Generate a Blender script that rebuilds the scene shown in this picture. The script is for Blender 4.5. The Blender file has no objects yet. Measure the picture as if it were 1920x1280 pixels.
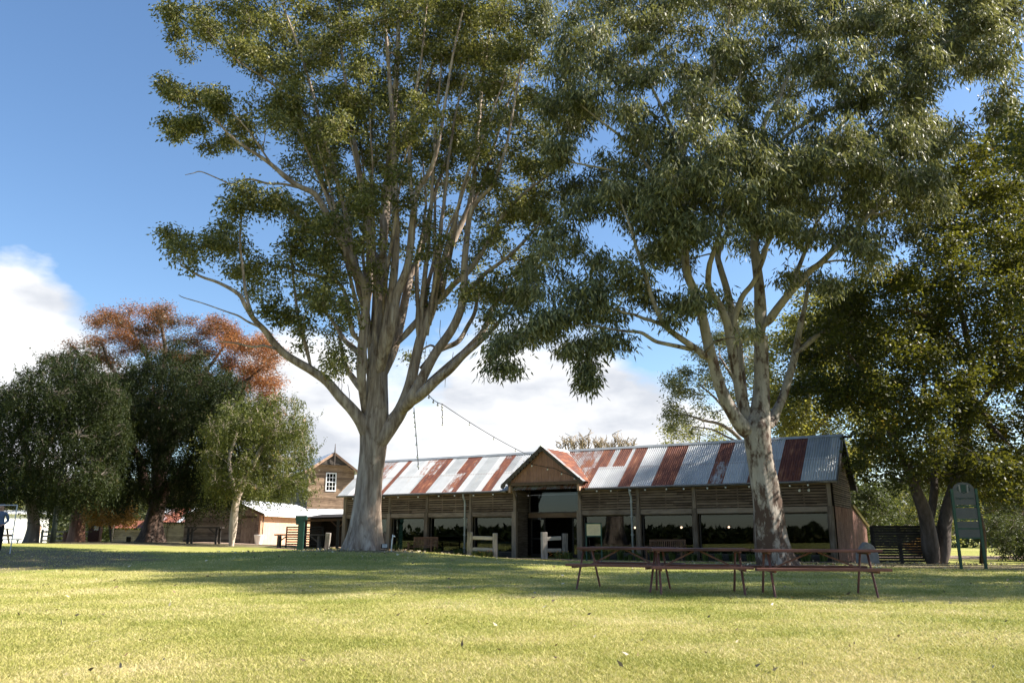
import bpy, math, random
import numpy as np
from mathutils import Vector

random.seed(7)
RNG = np.random.default_rng(11)
SC = bpy.context.scene
COL = SC.collection
R = math.radians

# ------------------------------------------------------------------ camera
F_PX, TH, EYE = 1507.0, R(13.6), 1.0
cam_d = bpy.data.cameras.new('camera')
cam = bpy.data.objects.new('camera', cam_d)
COL.objects.link(cam)
cam.location = (0, 0, EYE)
cam.rotation_euler = (R(90) + TH, 0, 0)
cam_d.sensor_width = 36
cam_d.lens = 36 * F_PX / 1920
cam_d.clip_start = 0.1
cam_d.clip_end = 8000
SC.camera = cam


def at(px, py, Y):
    """world point seen at photo pixel (px, py) at forward distance Y"""
    u = (px - 960) / F_PX
    v = (640 - py) / F_PX
    d = np.array([u, math.cos(TH) - v * math.sin(TH), math.sin(TH) + v * math.cos(TH)])
    return np.array([0, 0, EYE]) + d * (Y / d[1])


def ss(a, b, x):
    t = np.clip((np.asarray(x, float) - a) / (b - a), 0, 1)
    return t * t * (3 - 2 * t)


def gz(x, y):
    """ground height"""
    x = np.asarray(x, float)
    y = np.asarray(y, float)
    left = .62 * np.exp(-((x + 27) / 15) ** 2) * ss(18, 34, y) * (1 - ss(58, 74, y))
    mound = .40 * np.exp(-((x + 5.9) / 5.5) ** 2 - ((y - 33) / 6.0) ** 2)
    drop = -.13 * ss(30, 40, y) * ss(-9, -3, x)
    right = -.14 * ss(12, 20, x) * ss(27, 38, y)
    wob = .015 * np.sin(x * .7 + 1) * np.sin(y * .5) * ss(4, 10, y)
    return left + mound + drop + right + wob


def gp(x, y, dz=0.0):
    return np.array([x, y, float(gz(x, y)) + dz])


# ------------------------------------------------------------------ materials
MATS = {}


class NT:
    """small helper around a material node tree"""

    def __init__(self, name):
        self.m = bpy.data.materials.new(name)
        self.m.use_nodes = True
        self.t = self.m.node_tree
        self.t.nodes.clear()
        self.out = self.t.nodes.new('ShaderNodeOutputMaterial')
        MATS[name] = self.m

    def n(self, typ, **kw):
        nd = self.t.nodes.new(typ)
        for k, v in kw.items():
            if k.startswith('i_'):
                key = k[2:].replace('_', ' ')
                nd.inputs[int(key) if key.isdigit() else key].default_value = v
            else:
                setattr(nd, k, v)
        return nd

    def l(self, a, b):
        self.t.links.new(a, b)

    def coords(self, scale=(1, 1, 1), src='Object'):
        tc = self.n('ShaderNodeTexCoord')
        mp = self.n('ShaderNodeMapping')
        mp.inputs['Scale'].default_value = scale
        self.l(tc.outputs[src], mp.inputs['Vector'])
        return mp.outputs['Vector']

    def noise(self, vec, scale=5, detail=4, rough=.6):
        nz = self.n('ShaderNodeTexNoise')
        nz.inputs['Scale'].default_value = scale
        nz.inputs['Detail'].default_value = detail
        nz.inputs['Roughness'].default_value = rough
        self.l(vec, nz.inputs['Vector'])
        return nz.outputs['Fac']

    def ramp(self, fac, stops):
        r = self.n('ShaderNodeValToRGB')
        cr = r.color_ramp
        while len(cr.elements) > 1:
            cr.elements.remove(cr.elements[-1])
        cr.elements[0].position = stops[0][0]
        cr.elements[0].color = (*stops[0][1], 1)
        for p, c in stops[1:]:
            e = cr.elements.new(p)
            e.color = (*c, 1)
        self.l(fac, r.inputs['Fac'])
        return r.outputs['Color']

    def mix(self, fac, a, b, mode='MIX'):
        m = self.n('ShaderNodeMix', data_type='RGBA', blend_type=mode)
        for sock, val in ((m.inputs['Factor'], fac), (m.inputs['A'], a), (m.inputs['B'], b)):
            if isinstance(val, (int, float)):
                sock.default_value = val
            elif isinstance(val, tuple):
                sock.default_value = (*val, 1)
            else:
                self.l(val, sock)
        return m.outputs['Result']

    def math(self, op, a, b=0.0, clamp=False):
        m = self.n('ShaderNodeMath', operation=op, use_clamp=clamp)
        for sock, val in ((m.inputs[0], a), (m.inputs[1], b)):
            if isinstance(val, (int, float)):
                sock.default_value = val
            else:
                self.l(val, sock)
        return m.outputs[0]

    def attr(self, name='tone'):
        a = self.n('ShaderNodeAttribute', attribute_name=name)
        return a.outputs['Fac']

    def princ(self, color, rough=.7, spec=.3, metal=0.0, bump=None, bs=.3, bd=.02):
        p = self.n('ShaderNodeBsdfPrincipled')
        if isinstance(color, tuple):
            p.inputs['Base Color'].default_value = (*color, 1)
        else:
            self.l(color, p.inputs['Base Color'])
        if isinstance(rough, (int, float)):
            p.inputs['Roughness'].default_value = rough
        else:
            self.l(rough, p.inputs['Roughness'])
        p.inputs['Specular IOR Level'].default_value = spec
        p.inputs['Metallic'].default_value = metal
        if bump is not None:
            b = self.n('ShaderNodeBump')
            b.inputs['Strength'].default_value = bs
            b.inputs['Distance'].default_value = bd
            self.l(bump, b.inputs['Height'])
            self.l(b.outputs['Normal'], p.inputs['Normal'])
        return p.outputs['BSDF']

    def done(self, shader):
        self.l(shader, self.out.inputs['Surface'])
        return self.m


def mat_wood(name, dark, light, axis='x', rough=.8, grain=1.0):
    """weathered timber: grain runs along the local axis, every board has its own tone"""
    k = NT(name)
    sc = {'x': (1.2, 14, 14), 'y': (14, 1.2, 14), 'z': (14, 14, 1.2)}[axis]
    v = k.coords(tuple(s * grain for s in sc))
    n1 = k.noise(v, 1.6, 6, .65)
    n2 = k.noise(k.coords((.9, .9, .9)), 1.3, 3)
    f = k.math('ADD', k.math('MULTIPLY', n1, .7), k.math('MULTIPLY', n2, .3))
    f = k.math('ADD', f, k.math('MULTIPLY', k.math('SUBTRACT', k.attr(), .5), .2))
    mid = tuple((a + b) / 2 for a, b in zip(dark, light))
    c = k.ramp(f, [(.22, tuple(x * .45 for x in dark)), (.38, dark), (.52, mid), (.72, light)])
    return k.done(k.princ(c, rough, .25, bump=n1, bs=.5, bd=.01))


def mat_plain(name, col, rough=.6, spec=.4, var=.25, scale=6, metal=0.0):
    k = NT(name)
    n = k.noise(k.coords(), scale, 5)
    c = k.ramp(n, [(.3, tuple(x * (1 - var) for x in col)), (.7, tuple(min(1, x * (1 + var)) for x in col))])
    return k.done(k.princ(c, rough, spec, metal, bump=n, bs=.15, bd=.01))


def mat_bark(name, c1, c2, c3, flake=None, zs=.35, scale=4.0):
    """smooth gum bark in long vertical streaks; flake = dark peeling patches low on the trunk"""
    k = NT(name)
    v = k.coords((1, 1, zs))
    n1 = k.noise(v, scale, 6, .6)
    n2 = k.noise(k.coords((3, 3, .35)), scale * .8, 4)
    f = k.math('ADD', k.math('MULTIPLY', n1, .55), k.math('MULTIPLY', n2, .45))
    c = k.ramp(f, [(.32, c1), (.47, c2), (.64, c3)])
    bump = f
    if flake:
        v3 = k.coords((1, 1, .45))
        n3 = k.noise(v3, 3.2, 7, .68)
        sep = k.n('ShaderNodeSeparateXYZ')
        k.l(k.coords(), sep.inputs[0])
        z = k.math('MULTIPLY', sep.outputs['Z'], flake[1])
        m = k.math('SUBTRACT', k.math('MULTIPLY', k.math('SUBTRACT', n3, flake[2]), 9.0), z, True)
        m = k.math('ADD', m, 0, True)
        c = k.mix(m, c, flake[0])
    return k.done(k.princ(c, .75, .25, bump=bump, bs=.7, bd=.04))


def mat_leaf(name, stops, trans=.3, rough=.42, spec=.45, tcol=None):
    k = NT(name)
    c = k.ramp(k.attr(), stops)
    p = k.princ(c, rough, spec)
    t = k.n('ShaderNodeBsdfTranslucent')
    tc = k.mix(.55, c, tcol or (.16, .20, .03))
    k.l(tc, t.inputs['Color'])
    ms = k.n('ShaderNodeMixShader')
    ms.inputs[0].default_value = trans
    k.l(p, ms.inputs[1])
    k.l(t.outputs[0], ms.inputs[2])
    return k.done(ms.outputs[0])


# timber
mat_wood('slat_wood', (.095, .063, .043), (.25, .18, .13), 'x')
mat_wood('slat_wood_end', (.09, .065, .048), (.25, .19, .145), 'y')
mat_wood('post_wood', (.11, .08, .058), (.29, .225, .175), 'z')
mat_wood('beam_wood', (.14, .10, .075), (.34, .265, .205), 'x')
mat_wood('fence_wood', (.24, .205, .18), (.54, .49, .43), 'x')
mat_wood('fence_post_wood', (.16, .14, .125), (.46, .42, .38), 'z')
mat_wood('dark_wood', (.016, .013, .011), (.045, .036, .03), 'x')
mat_wood('house_wood', (.13, .085, .055), (.36, .25, .165), 'x')
mat_wood('grey_wood', (.11, .092, .082), (.30, .26, .24), 'x')
mat_wood('rustic_wood', (.035, .03, .026), (.12, .10, .085), 'x')
mat_wood('door_wood', (.13, .105, .09), (.30, .255, .225), 'z')
mat_wood('table_wood', (.07, .027, .02), (.20, .085, .063), 'x', rough=.55)
mat_wood('bench_wood', (.09, .045, .028), (.22, .12, .075), 'x')
mat_wood('transom_wood', (.14, .085, .05), (.25, .165, .10), 'x')
mat_plain('table_steel', (.16, .062, .045), .5, .4)
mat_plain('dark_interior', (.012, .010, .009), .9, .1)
mat_plain('interior_floor', (.05, .04, .033), .6, .3)
mat_plain('galvanised', (.34, .36, .37), .4, .5, .2, 3)
mat_plain('gutter_paint', (.20, .18, .165), .55, .4)
mat_plain('trim_brown', (.10, .062, .04), .6, .3)
mat_plain('trim_dark', (.075, .06, .05), .7, .3)
mat_plain('trim_pale', (.42, .27, .19), .6, .3)
mat_plain('white_paint', (.78, .78, .76), .5, .4, .06)
mat_plain('green_paint', (.008, .045, .034), .45, .4)
mat_plain('dark_green_paint', (.008, .05, .03), .4, .4)
mat_plain('pole_paint', (.014, .022, .018), .5, .4)
mat_plain('cream_board', (.80, .63, .36), .6, .3, .06)
mat_plain('stone_grey', (.26, .24, .225), .85, .2, .25, 4)
mat_plain('black_rubber', (.012, .012, .012), .5, .4)
mat_plain('rusty_iron', (.16, .075, .05), .8, .2)
mat_plain('sign_panel', (.065, .063, .066), .45, .5, .12, 2)
mat_plain('sign_ink', (.02, .05, .035), .6, .3)
mat_plain('sign_text', (.09, .09, .085), .6, .3)
mat_plain('cable_black', (.02, .018, .016), .6, .3)
mat_plain('skin', (.42, .25, .17), .5, .3, .05)
mat_plain('shirt_blue', (.10, .135, .20), .8, .2, .12, 9)
mat_plain('trousers_black', (.012, .012, .014), .8, .2)
mat_plain('hair_dark', (.02, .014, .01), .6, .3)
mat_plain('frame_grey', (.42, .44, .46), .4, .5)
mat_plain('dark_red', (.05, .018, .015), .5, .3)


def mat_corrugated_wall(name, a, b):
    k = NT(name)
    n = k.noise(k.coords((3, 3, .3)), 3, 5)
    n2 = k.noise(k.coords(), 2.5, 6, .7)
    c = k.ramp(k.math('ADD', k.math('MULTIPLY', n, .5), k.math('MULTIPLY', n2, .5)), [(.38, a), (.62, b)])
    return k.done(k.princ(c, .6, .3))


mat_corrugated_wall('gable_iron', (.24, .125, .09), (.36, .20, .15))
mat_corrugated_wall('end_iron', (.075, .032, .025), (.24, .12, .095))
mat_corrugated_wall('pink_iron', (.62, .36, .22), (.74, .47, .31))


def mat_roof():
    k = NT('rust_roof')
    rust = k.attr('rust')
    base = k.coords()
    n1 = k.noise(base, 1.7, 8, .72)
    n2 = k.noise(k.coords((2.2, .35, .35)), 2.6, 6, .7)
    n = k.math('ADD', k.math('MULTIPLY', n1, .5), k.math('MULTIPLY', n2, .5))
    # amount of rust on the sheet against the noise
    m = k.math('ADD', k.math('MULTIPLY', k.math('SUBTRACT', rust, .5), 3.2), k.math('MULTIPLY', k.math('SUBTRACT', n, .5), 7.5))
    m = k.math('ADD', m, .5, True)
    zinc = k.ramp(k.math('ADD', k.math('MULTIPLY', n1, .6), k.math('MULTIPLY', k.attr('sheet'), .4)), [(.25, (.31, .33, .35)), (.5, (.47, .49, .51)), (.75, (.60, .61, .62))])
    sy = k.n('ShaderNodeSeparateXYZ')
    k.l(base, sy.inputs[0])
    lap = k.math('SUBTRACT', 1, k.math('MULTIPLY', k.math('ABSOLUTE', k.math('SUBTRACT', sy.outputs['Y'], 1.0)), 22), True)
    zinc = k.mix(k.math('MULTIPLY', lap, k.math('MULTIPLY', n2, 1.2)), zinc, (.20, .13, .09))
    zinc = k.mix(k.math('MULTIPLY', k.math('SUBTRACT', n2, .56), 2.0, True), zinc, (.50, .40, .30))
    rc = k.ramp(k.math('ADD', n2, k.math('MULTIPLY', k.math('SUBTRACT', n1, .5), .6)),
                [(.28, (.085, .026, .017)), (.48, (.155, .046, .028)), (.6, (.25, .085, .042)), (.75, (.40, .19, .10))])
    c = k.mix(m, zinc, rc)
    ro = k.math('ADD', k.math('MULTIPLY', m, .35), .42)
    p = k.n('ShaderNodeBsdfPrincipled')
    k.l(c, p.inputs['Base Color'])
    k.l(ro, p.inputs['Roughness'])
    p.inputs['Specular IOR Level'].default_value = .45
    return k.done(p.outputs[0])


mat_roof()


def mat_glass():
    k = NT('window_glass')
    lw = k.n('ShaderNodeFresnel')
    lw.inputs['IOR'].default_value = 1.5
    g = k.n('ShaderNodeBsdfGlossy')
    g.inputs['Roughness'].default_value = .01
    g.inputs['Color'].default_value = (.88, .94, 1, 1)
    t = k.n('ShaderNodeBsdfTransparent')
    t.inputs['Color'].default_value = (.40, .42, .42, 1)
    f = k.math('MULTIPLY', lw.outputs[0], .85, True)
    ms = k.n('ShaderNodeMixShader')
    k.l(f, ms.inputs[0])
    k.l(t.outputs[0], ms.inputs[1])
    k.l(g.outputs[0], ms.inputs[2])
    return k.done(ms.outputs[0])


mat_glass()


def mat_emit(name, col, s):
    k = NT(name)
    e = k.n('ShaderNodeEmission')
    e.inputs['Color'].default_value = (*col, 1)
    e.inputs['Strength'].default_value = s
    return k.done(e.outputs[0])


mat_emit('lamp_glow', (1, .62, .42), 6)


def mat_bulb():
    k = NT('bulb_glass')
    return k.done(k.princ((.75, .75, .72), .15, .6))


mat_bulb()

# bark
mat_bark('gum_bark_grey', (.085, .058, .042), (.245, .185, .145), (.46, .38, .315), zs=.16, scale=3.6, flake=((.12, .075, .05), -.012, .57))
mat_bark('gum_bark_flaky', (.17, .142, .115), (.29, .252, .215), (.40, .355, .31), flake=((.075, .045, .032), .11, .41), zs=.3, scale=3)
mat_bark('bark_dark', (.035, .026, .022), (.075, .057, .047), (.13, .10, .085), zs=.25)
mat_bark('bark_brown', (.016, .011, .009), (.045, .029, .022), (.14, .085, .062), zs=.3)
mat_bark('bark_red', (.07, .035, .024), (.20, .095, .062), (.34, .19, .13), zs=.3)
mat_bark('bark_pale', (.22, .17, .14), (.42, .34, .28), (.55, .46, .39), zs=.3)
mat_bark('bark_twig', (.10, .075, .045), (.20, .155, .10), (.30, .24, .16), zs=.3)
mat_bark('bark_mid', (.085, .07, .06), (.17, .14, .12), (.27, .225, .20), zs=.3)

# foliage
mat_leaf('gum_leaf_olive', [(0, (.034, .044, .014)), (.5, (.11, .122, .038)), (.78, (.24, .24, .09)), (1, (.38, .34, .16))], .38, .5, .3, tcol=(.26, .25, .03))
mat_leaf('gum_leaf_grey', [(0, (.040, .050, .022)), (.5, (.12, .132, .058)), (.78, (.25, .26, .13)), (1, (.40, .37, .22))], .34, .5, .3, tcol=(.25, .25, .05))
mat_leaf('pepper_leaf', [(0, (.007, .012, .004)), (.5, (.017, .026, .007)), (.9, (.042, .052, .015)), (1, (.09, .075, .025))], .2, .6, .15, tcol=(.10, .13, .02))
mat_leaf('pepper_leaf_bright', [(0, (.034, .045, .010)), (.5, (.095, .108, .022)), (.88, (.19, .185, .045)), (1, (.34, .20, .06))], .38, .5, .3)
mat_leaf('autumn_leaf', [(0, (.012, .02, .006)), (.24, (.035, .042, .012)), (.38, (.10, .062, .025)), (.52, (.20, .08, .03)), (.75, (.34, .13, .042)), (1, (.55, .27, .08))], .4, tcol=(.45, .18, .06))
mat_leaf('yellow_leaf', [(0, (.30, .16, .04)), (.5, (.46, .27, .07)), (1, (.60, .38, .12))], .4, tcol=(.55, .32, .06))
mat_leaf('elm_leaf', [(0, (.018, .028, .008)), (.5, (.036, .05, .011)), (.82, (.08, .092, .018)), (.94, (.26, .21, .03)), (1, (.36, .22, .04))], .36, .5, .25, tcol=(.24, .23, .02))
mat_leaf('elm_leaf_light', [(0, (.06, .075, .02)), (.5, (.11, .125, .035)), (.9, (.18, .18, .05)), (1, (.34, .28, .07))], .5, .5, .3, tcol=(.42, .38, .05))
mat_leaf('far_leaf', [(0, (.03, .04, .017)), (.5, (.06, .07, .03)), (1, (.11, .11, .055))], .25, .6, .2)
mat_leaf('bare_twig', [(0, (.12, .09, .05)), (1, (.26, .21, .11))], .1)
mat_leaf('tussock_leaf', [(0, (.03, .05, .012)), (.6, (.08, .12, .03)), (1, (.2, .2, .06))], .3)
mat_leaf('flower_petal', [(0, (.55, .14, .03)), (1, (.75, .40, .06))], .3)
mat_leaf('litter_leaf', [(0, (.09, .06, .035)), (.5, (.26, .18, .10)), (1, (.62, .56, .42))], .05)


def mat_ground():
    k = NT('lawn_ground')
    v = k.coords()
    big = k.noise(v, .16, 3)
    mid = k.noise(v, .9, 5, .65)
    fine = k.noise(k.coords((1, 1, 1)), 16, 5, .7)
    f = k.math('ADD', k.math('ADD', k.math('MULTIPLY', big, .38), k.math('MULTIPLY', mid, .34)), k.math('MULTIPLY', fine, .28))
    c = k.ramp(f, [(.34, (.14, .17, .034)), (.46, (.24, .255, .062)), (.56, (.34, .315, .10)), (.68, (.45, .385, .17))])
    # worn bare soil: under the left trees and below the right hand trees
    sep = k.n('ShaderNodeSeparateXYZ')
    k.l(v, sep.inputs[0])
    X, Y = sep.outputs['X'], sep.outputs['Y']

    def blob(cx, cy, rx, ry, amp):
        dx = k.math('DIVIDE', k.math('SUBTRACT', X, cx), rx)
        dy = k.math('DIVIDE', k.math('SUBTRACT', Y, cy), ry)
        d = k.math('ADD', k.math('MULTIPLY', dx, dx), k.math('MULTIPLY', dy, dy))
        return k.math('MULTIPLY', k.math('SUBTRACT', 1, d, True), amp)
    m = k.math('MAXIMUM', blob(-19, 27, 9, 9, 1.1), blob(-24, 56, 12, 14, 1.3))
    m = k.math('MAXIMUM', m, blob(21, 30.5, 10, 7.5, 2.2))
    m = k.math('MAXIMUM', m, blob(-16, 66, 9, 9, 2.0))
    m = k.math('MAXIMUM', m, blob(-5.9, 33, 2.8, 2.6, 1.7))
    m = k.math('MAXIMUM', m, blob(9.1, 29, 3.0, 3.0, 1.9))
    m = k.math('MULTIPLY', k.math('SUBTRACT', k.math('ADD', m, mid), .78), 3.0, True)
    soil = k.ramp(fine, [(.3, (.085, .065, .045)), (.7, (.23, .185, .13))])
    c = k.mix(k.math('MULTIPLY', m, .85), c, soil)
    p = k.princ(c, .9, .1, bump=fine, bs=.8, bd=.05)
    return k.done(p)


mat_ground()


def mat_blade():
    k = NT('grass_blade')
    geo = k.n('ShaderNodeNewGeometry')
    n = k.n('ShaderNodeTexNoise')
    n.inputs['Scale'].default_value = .55
    n.inputs['Detail'].default_value = 5
    k.l(geo.outputs['Position'], n.inputs['Vector'])
    f = k.math('ADD', k.math('MULTIPLY', n.outputs['Fac'], .76), k.math('MULTIPLY', k.attr(), .24))
    c = k.ramp(f, [(.30, (.185, .21, .032)), (.43, (.35, .345, .085)), (.55, (.50, .44, .17)), (.68, (.64, .54, .30))])
    p = k.princ(c, .55, .25)
    t = k.n('ShaderNodeBsdfTranslucent')
    k.l(c, t.inputs['Color'])
    ms = k.n('ShaderNodeMixShader')
    ms.inputs[0].default_value = .35
    k.l(p, ms.inputs[1])
    k.l(t.outputs[0], ms.inputs[2])
    return k.done(ms.outputs[0])


mat_blade()


def mat_path():
    k = NT('path_gravel')
    v = k.coords()
    n = k.noise(v, 7, 6, .7)
    n2 = k.noise(v, .8, 3)
    c = k.ramp(k.math('ADD', k.math('MULTIPLY', n, .6), k.math('MULTIPLY', n2, .4)), [(.3, (.20, .135, .10)), (.55, (.34, .25, .19)), (.75, (.44, .35, .28))])
    return k.done(k.princ(c, .9, .1, bump=n, bs=.6, bd=.02))


mat_path()


# ------------------------------------------------------------------ mesh helpers
class MB:
    """collects shapes, then links them as ONE mesh object"""

    def __init__(self):
        self.v, self.f, self.m, self.t = [], [], [], []

    def add(self, vs, fs, tone=None, mat=0):
        b = len(self.v)
        self.v.extend([tuple(map(float, p)) for p in vs])
        tone = random.random() if tone is None else tone
        for f in fs:
            self.f.append(tuple(b + i for i in f))
            self.m.append(mat)
            self.t.append(tone)
        return self

    def box(self, c, s, rz=0.0, tone=None, mat=0):
        cx, cy, cz = c
        hx, hy, hz = s[0] / 2, s[1] / 2, s[2] / 2
        co, si = math.cos(rz), math.sin(rz)
        vs = []
        for dz in (-hz, hz):
            for dx, dy in ((-hx, -hy), (hx, -hy), (hx, hy), (-hx, hy)):
                vs.append((cx + dx * co - dy * si, cy + dx * si + dy * co, cz + dz))
        fs = [(0, 3, 2, 1), (4, 5, 6, 7), (0, 1, 5, 4), (1, 2, 6, 5), (2, 3, 7, 6), (3, 0, 4, 7)]
        return self.add(vs, fs, tone, mat)

    def beam(self, p0, p1, w, h, up=(0, 0, 1), tone=None, mat=0):
        p0, p1 = Vector(p0), Vector(p1)
        d = (p1 - p0).normalized()
        up = Vector(up)
        if abs(d.dot(up)) > .98:
            up = Vector((0, 1, 0))
        s = d.cross(up).normalized()
        u = s.cross(d).normalized()
        vs = []
        for p in (p0, p1):
            for a, b in ((-1, -1), (1, -1), (1, 1), (-1, 1)):
                vs.append(p + s * (a * w / 2) + u * (b * h / 2))
        fs = [(0, 1, 2, 3), (7, 6, 5, 4), (0, 4, 5, 1), (1, 5, 6, 2), (2, 6, 7, 3), (3, 7, 4, 0)]
        return self.add(vs, fs, tone, mat)

    def tube(self, path, rad, n=8, tone=None, mat=0, cap=True):
        path = [Vector(p) for p in path]
        if isinstance(rad, (int, float)):
            rad = [rad] * len(path)
        vs, fs = [], []
        ref = None
        for i, p in enumerate(path):
            d = (path[min(i + 1, len(path) - 1)] - path[max(i - 1, 0)])
            d = d.normalized() if d.length > 1e-9 else Vector((0, 0, 1))
            if ref is None:
                ref = Vector((1, 0, 0)) if abs(d.x) < .9 else Vector((0, 1, 0))
            s = (ref - d * ref.dot(d)).normalized()
            u = d.cross(s)
            ref = s
            for k in range(n):
                a = 2 * math.pi * k / n
                vs.append(p + (s * math.cos(a) + u * math.sin(a)) * rad[i])
        for i in range(len(path) - 1):
            for k in range(n):
                a, b = i * n + k, i * n + (k + 1) % n
                fs.append((a, b, b + n, a + n))
        if cap:
            fs.append(tuple(range(n - 1, -1, -1)))
            fs.append(tuple((len(path) - 1) * n + k for k in range(n)))
        return self.add(vs, fs, tone, mat)

    def prism(self, poly, off, tone=None, mat=0):
        n = len(poly)
        off = Vector(off)
        vs = [Vector(p) for p in poly] + [Vector(p) + off for p in poly]
        fs = [tuple(range(n - 1, -1, -1)), tuple(range(n, 2 * n))]
        for i in range(n):
            j = (i + 1) % n
            fs.append((i, j, n + j, n + i))
        return self.add(vs, fs, tone, mat)

    def ball(self, c, r, n=10, m=6, sc=(1, 1, 1), tone=None, mat=0):
        vs, fs = [], []
        for i in range(m + 1):
            ph = math.pi * i / m
            for k in range(n):
                a = 2 * math.pi * k / n
                vs.append((c[0] + r * sc[0] * math.sin(ph) * math.cos(a), c[1] + r * sc[1] * math.sin(ph) * math.sin(a), c[2] + r * sc[2] * math.cos(ph)))
        for i in range(m):
            for k in range(n):
                a, b = i * n + k, i * n + (k + 1) % n
                fs.append((a, a + n, b + n, b))
        return self.add(vs, fs, tone, mat)

    def lathe(self, c, prof, n=16, tone=None, mat=0):
        return self.tube([(c[0], c[1], c[2] + z) for z, _ in prof], [r for _, r in prof], n, tone, mat)

    def build(self, name, mats, parent=None, smooth=False, bevel=0.0, off=None):
        me = bpy.data.meshes.new(name)
        vs = self.v
        if off is not None:
            vs = [(a - off[0], b - off[1], c - off[2]) for a, b, c in vs]
        me.from_pydata(vs, [], self.f)
        if isinstance(mats, str):
            mats = [mats]
        for m in mats:
            me.materials.append(MATS[m])
        me.polygons.foreach_set('material_index', self.m)
        at_ = me.attributes.new('tone', 'FLOAT', 'FACE')
        at_.data.foreach_set('value', self.t)
        if smooth:
            me.polygons.foreach_set('use_smooth', [True] * len(self.f))
        me.update()
        o = bpy.data.objects.new(name, me)
        COL.objects.link(o)
        o.parent = parent
        if bevel:
            b = o.modifiers.new('bevel', 'BEVEL')
            b.width = bevel
            b.segments = 2
            b.limit_method = 'ANGLE'
        return o


def thing(name, label, cat, loc=(0, 0, 0), rz=0.0, group=None):
    o = bpy.data.objects.new(name, None)
    COL.objects.link(o)
    o.empty_display_size = .2
    o.location = tuple(map(float, loc))
    o.rotation_euler = (0, 0, rz)
    return tag(o, label, cat, group)


def tag(o, label, cat, group=None):
    o['label'] = label
    o['category'] = cat
    if group:
        o['group'] = group
    return o


def kind(o, k):
    o['kind'] = k
    return o


def copy_tree(o, parent=None):
    c = o.copy()
    COL.objects.link(c)
    c.parent = parent
    for ch in list(o.children):
        copy_tree(ch, c)
    return c


def quads_mesh(name, V, tone, mat, parent=None, off=None, tri=False):
    """V: (N,4,3) or (N,3,3) array of separate faces, tone: (N,)"""
    n, k = V.shape[0], V.shape[1]
    if off is not None:
        V = V - np.asarray(off)
    me = bpy.data.meshes.new(name)
    me.vertices.add(n * k)
    me.vertices.foreach_set('co', V.reshape(-1).astype(np.float32))
    me.loops.add(n * k)
    me.loops.foreach_set('vertex_index', np.arange(n * k, dtype=np.int32))
    me.polygons.add(n)
    me.polygons.foreach_set('loop_start', np.arange(0, n * k, k, dtype=np.int32))
    me.materials.append(MATS[mat])
    a = me.attributes.new('tone', 'FLOAT', 'FACE')
    a.data.foreach_set('value', np.clip(tone, 0, 1).astype(np.float32))
    me.update(calc_edges=True)
    o = bpy.data.objects.new(name, me)
    COL.objects.link(o)
    o.parent = parent
    return o


def unit(a):
    return a / np.maximum(np.linalg.norm(a, axis=-1, keepdims=True), 1e-9)


def leaf_quads(P, D, L, W, fold=0.0):
    """diamond leaves: P base (N,3), D direction (N,3), L and W arrays"""
    n = len(P)
    S = unit(np.cross(D, RNG.normal(size=(n, 3))))
    L = np.broadcast_to(L, n)[:, None]
    W = np.broadcast_to(W, n)[:, None]
    mid = P + D * L * .42
    tip = P + D * L
    return np.stack([P, mid + S * W * .5, tip, mid - S * W * .5], axis=1)


def catmull(pts, sub=4):
    pts = np.asarray(pts, float)
    if len(pts) < 3:
        return pts
    P = np.vstack([2 * pts[0] - pts[1], pts, 2 * pts[-1] - pts[-2]])
    out = []
    for i in range(1, len(P) - 2):
        p0, p1, p2, p3 = P[i - 1], P[i], P[i + 1], P[i + 2]
        for s in range(sub):
            t = s / sub
            out.append(.5 * ((2 * p1) + (-p0 + p2) * t + (2 * p0 - 5 * p1 + 4 * p2 - p3) * t * t + (-p0 + 3 * p1 - 3 * p2 + p3) * t ** 3))
    out.append(P[-2])
    return np.array(out)


# ------------------------------------------------------------------ trees
def inside(poly, x, y):
    c = False
    n = len(poly)
    for i in range(n):
        x1, y1 = poly[i]
        x2, y2 = poly[(i + 1) % n]
        if (y1 > y) != (y2 > y) and x < (x2 - x1) * (y - y1) / (y2 - y1) + x1:
            c = not c
    return c


def scatter(poly, spacing, rx, ry, holes=(), n=4000, jit=.3, dens=1.0, rnd=None):
    """blob centres spread through an outline of the crown"""
    rnd = rnd or random
    xs = [p[0] for p in poly]
    ys = [p[1] for p in poly]
    out = []
    for _ in range(n):
        x, y = rnd.uniform(min(xs), max(xs)), rnd.uniform(min(ys), max(ys))
        if not inside(poly, x, y):
            continue
        if any(((x - h[0]) / (h[2] + rx * .75)) ** 2 + ((y - h[1]) / (h[3] + ry * .75)) ** 2 < 1 for h in holes):
            continue
        if any((x - o[0]) ** 2 + (y - o[1]) ** 2 < spacing ** 2 for o in out):
            continue
        k = 1 + rnd.uniform(-jit, jit)
        out.append((x, y, rx * k, ry * k * rnd.uniform(.85, 1.15), dens))
    return out


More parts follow.
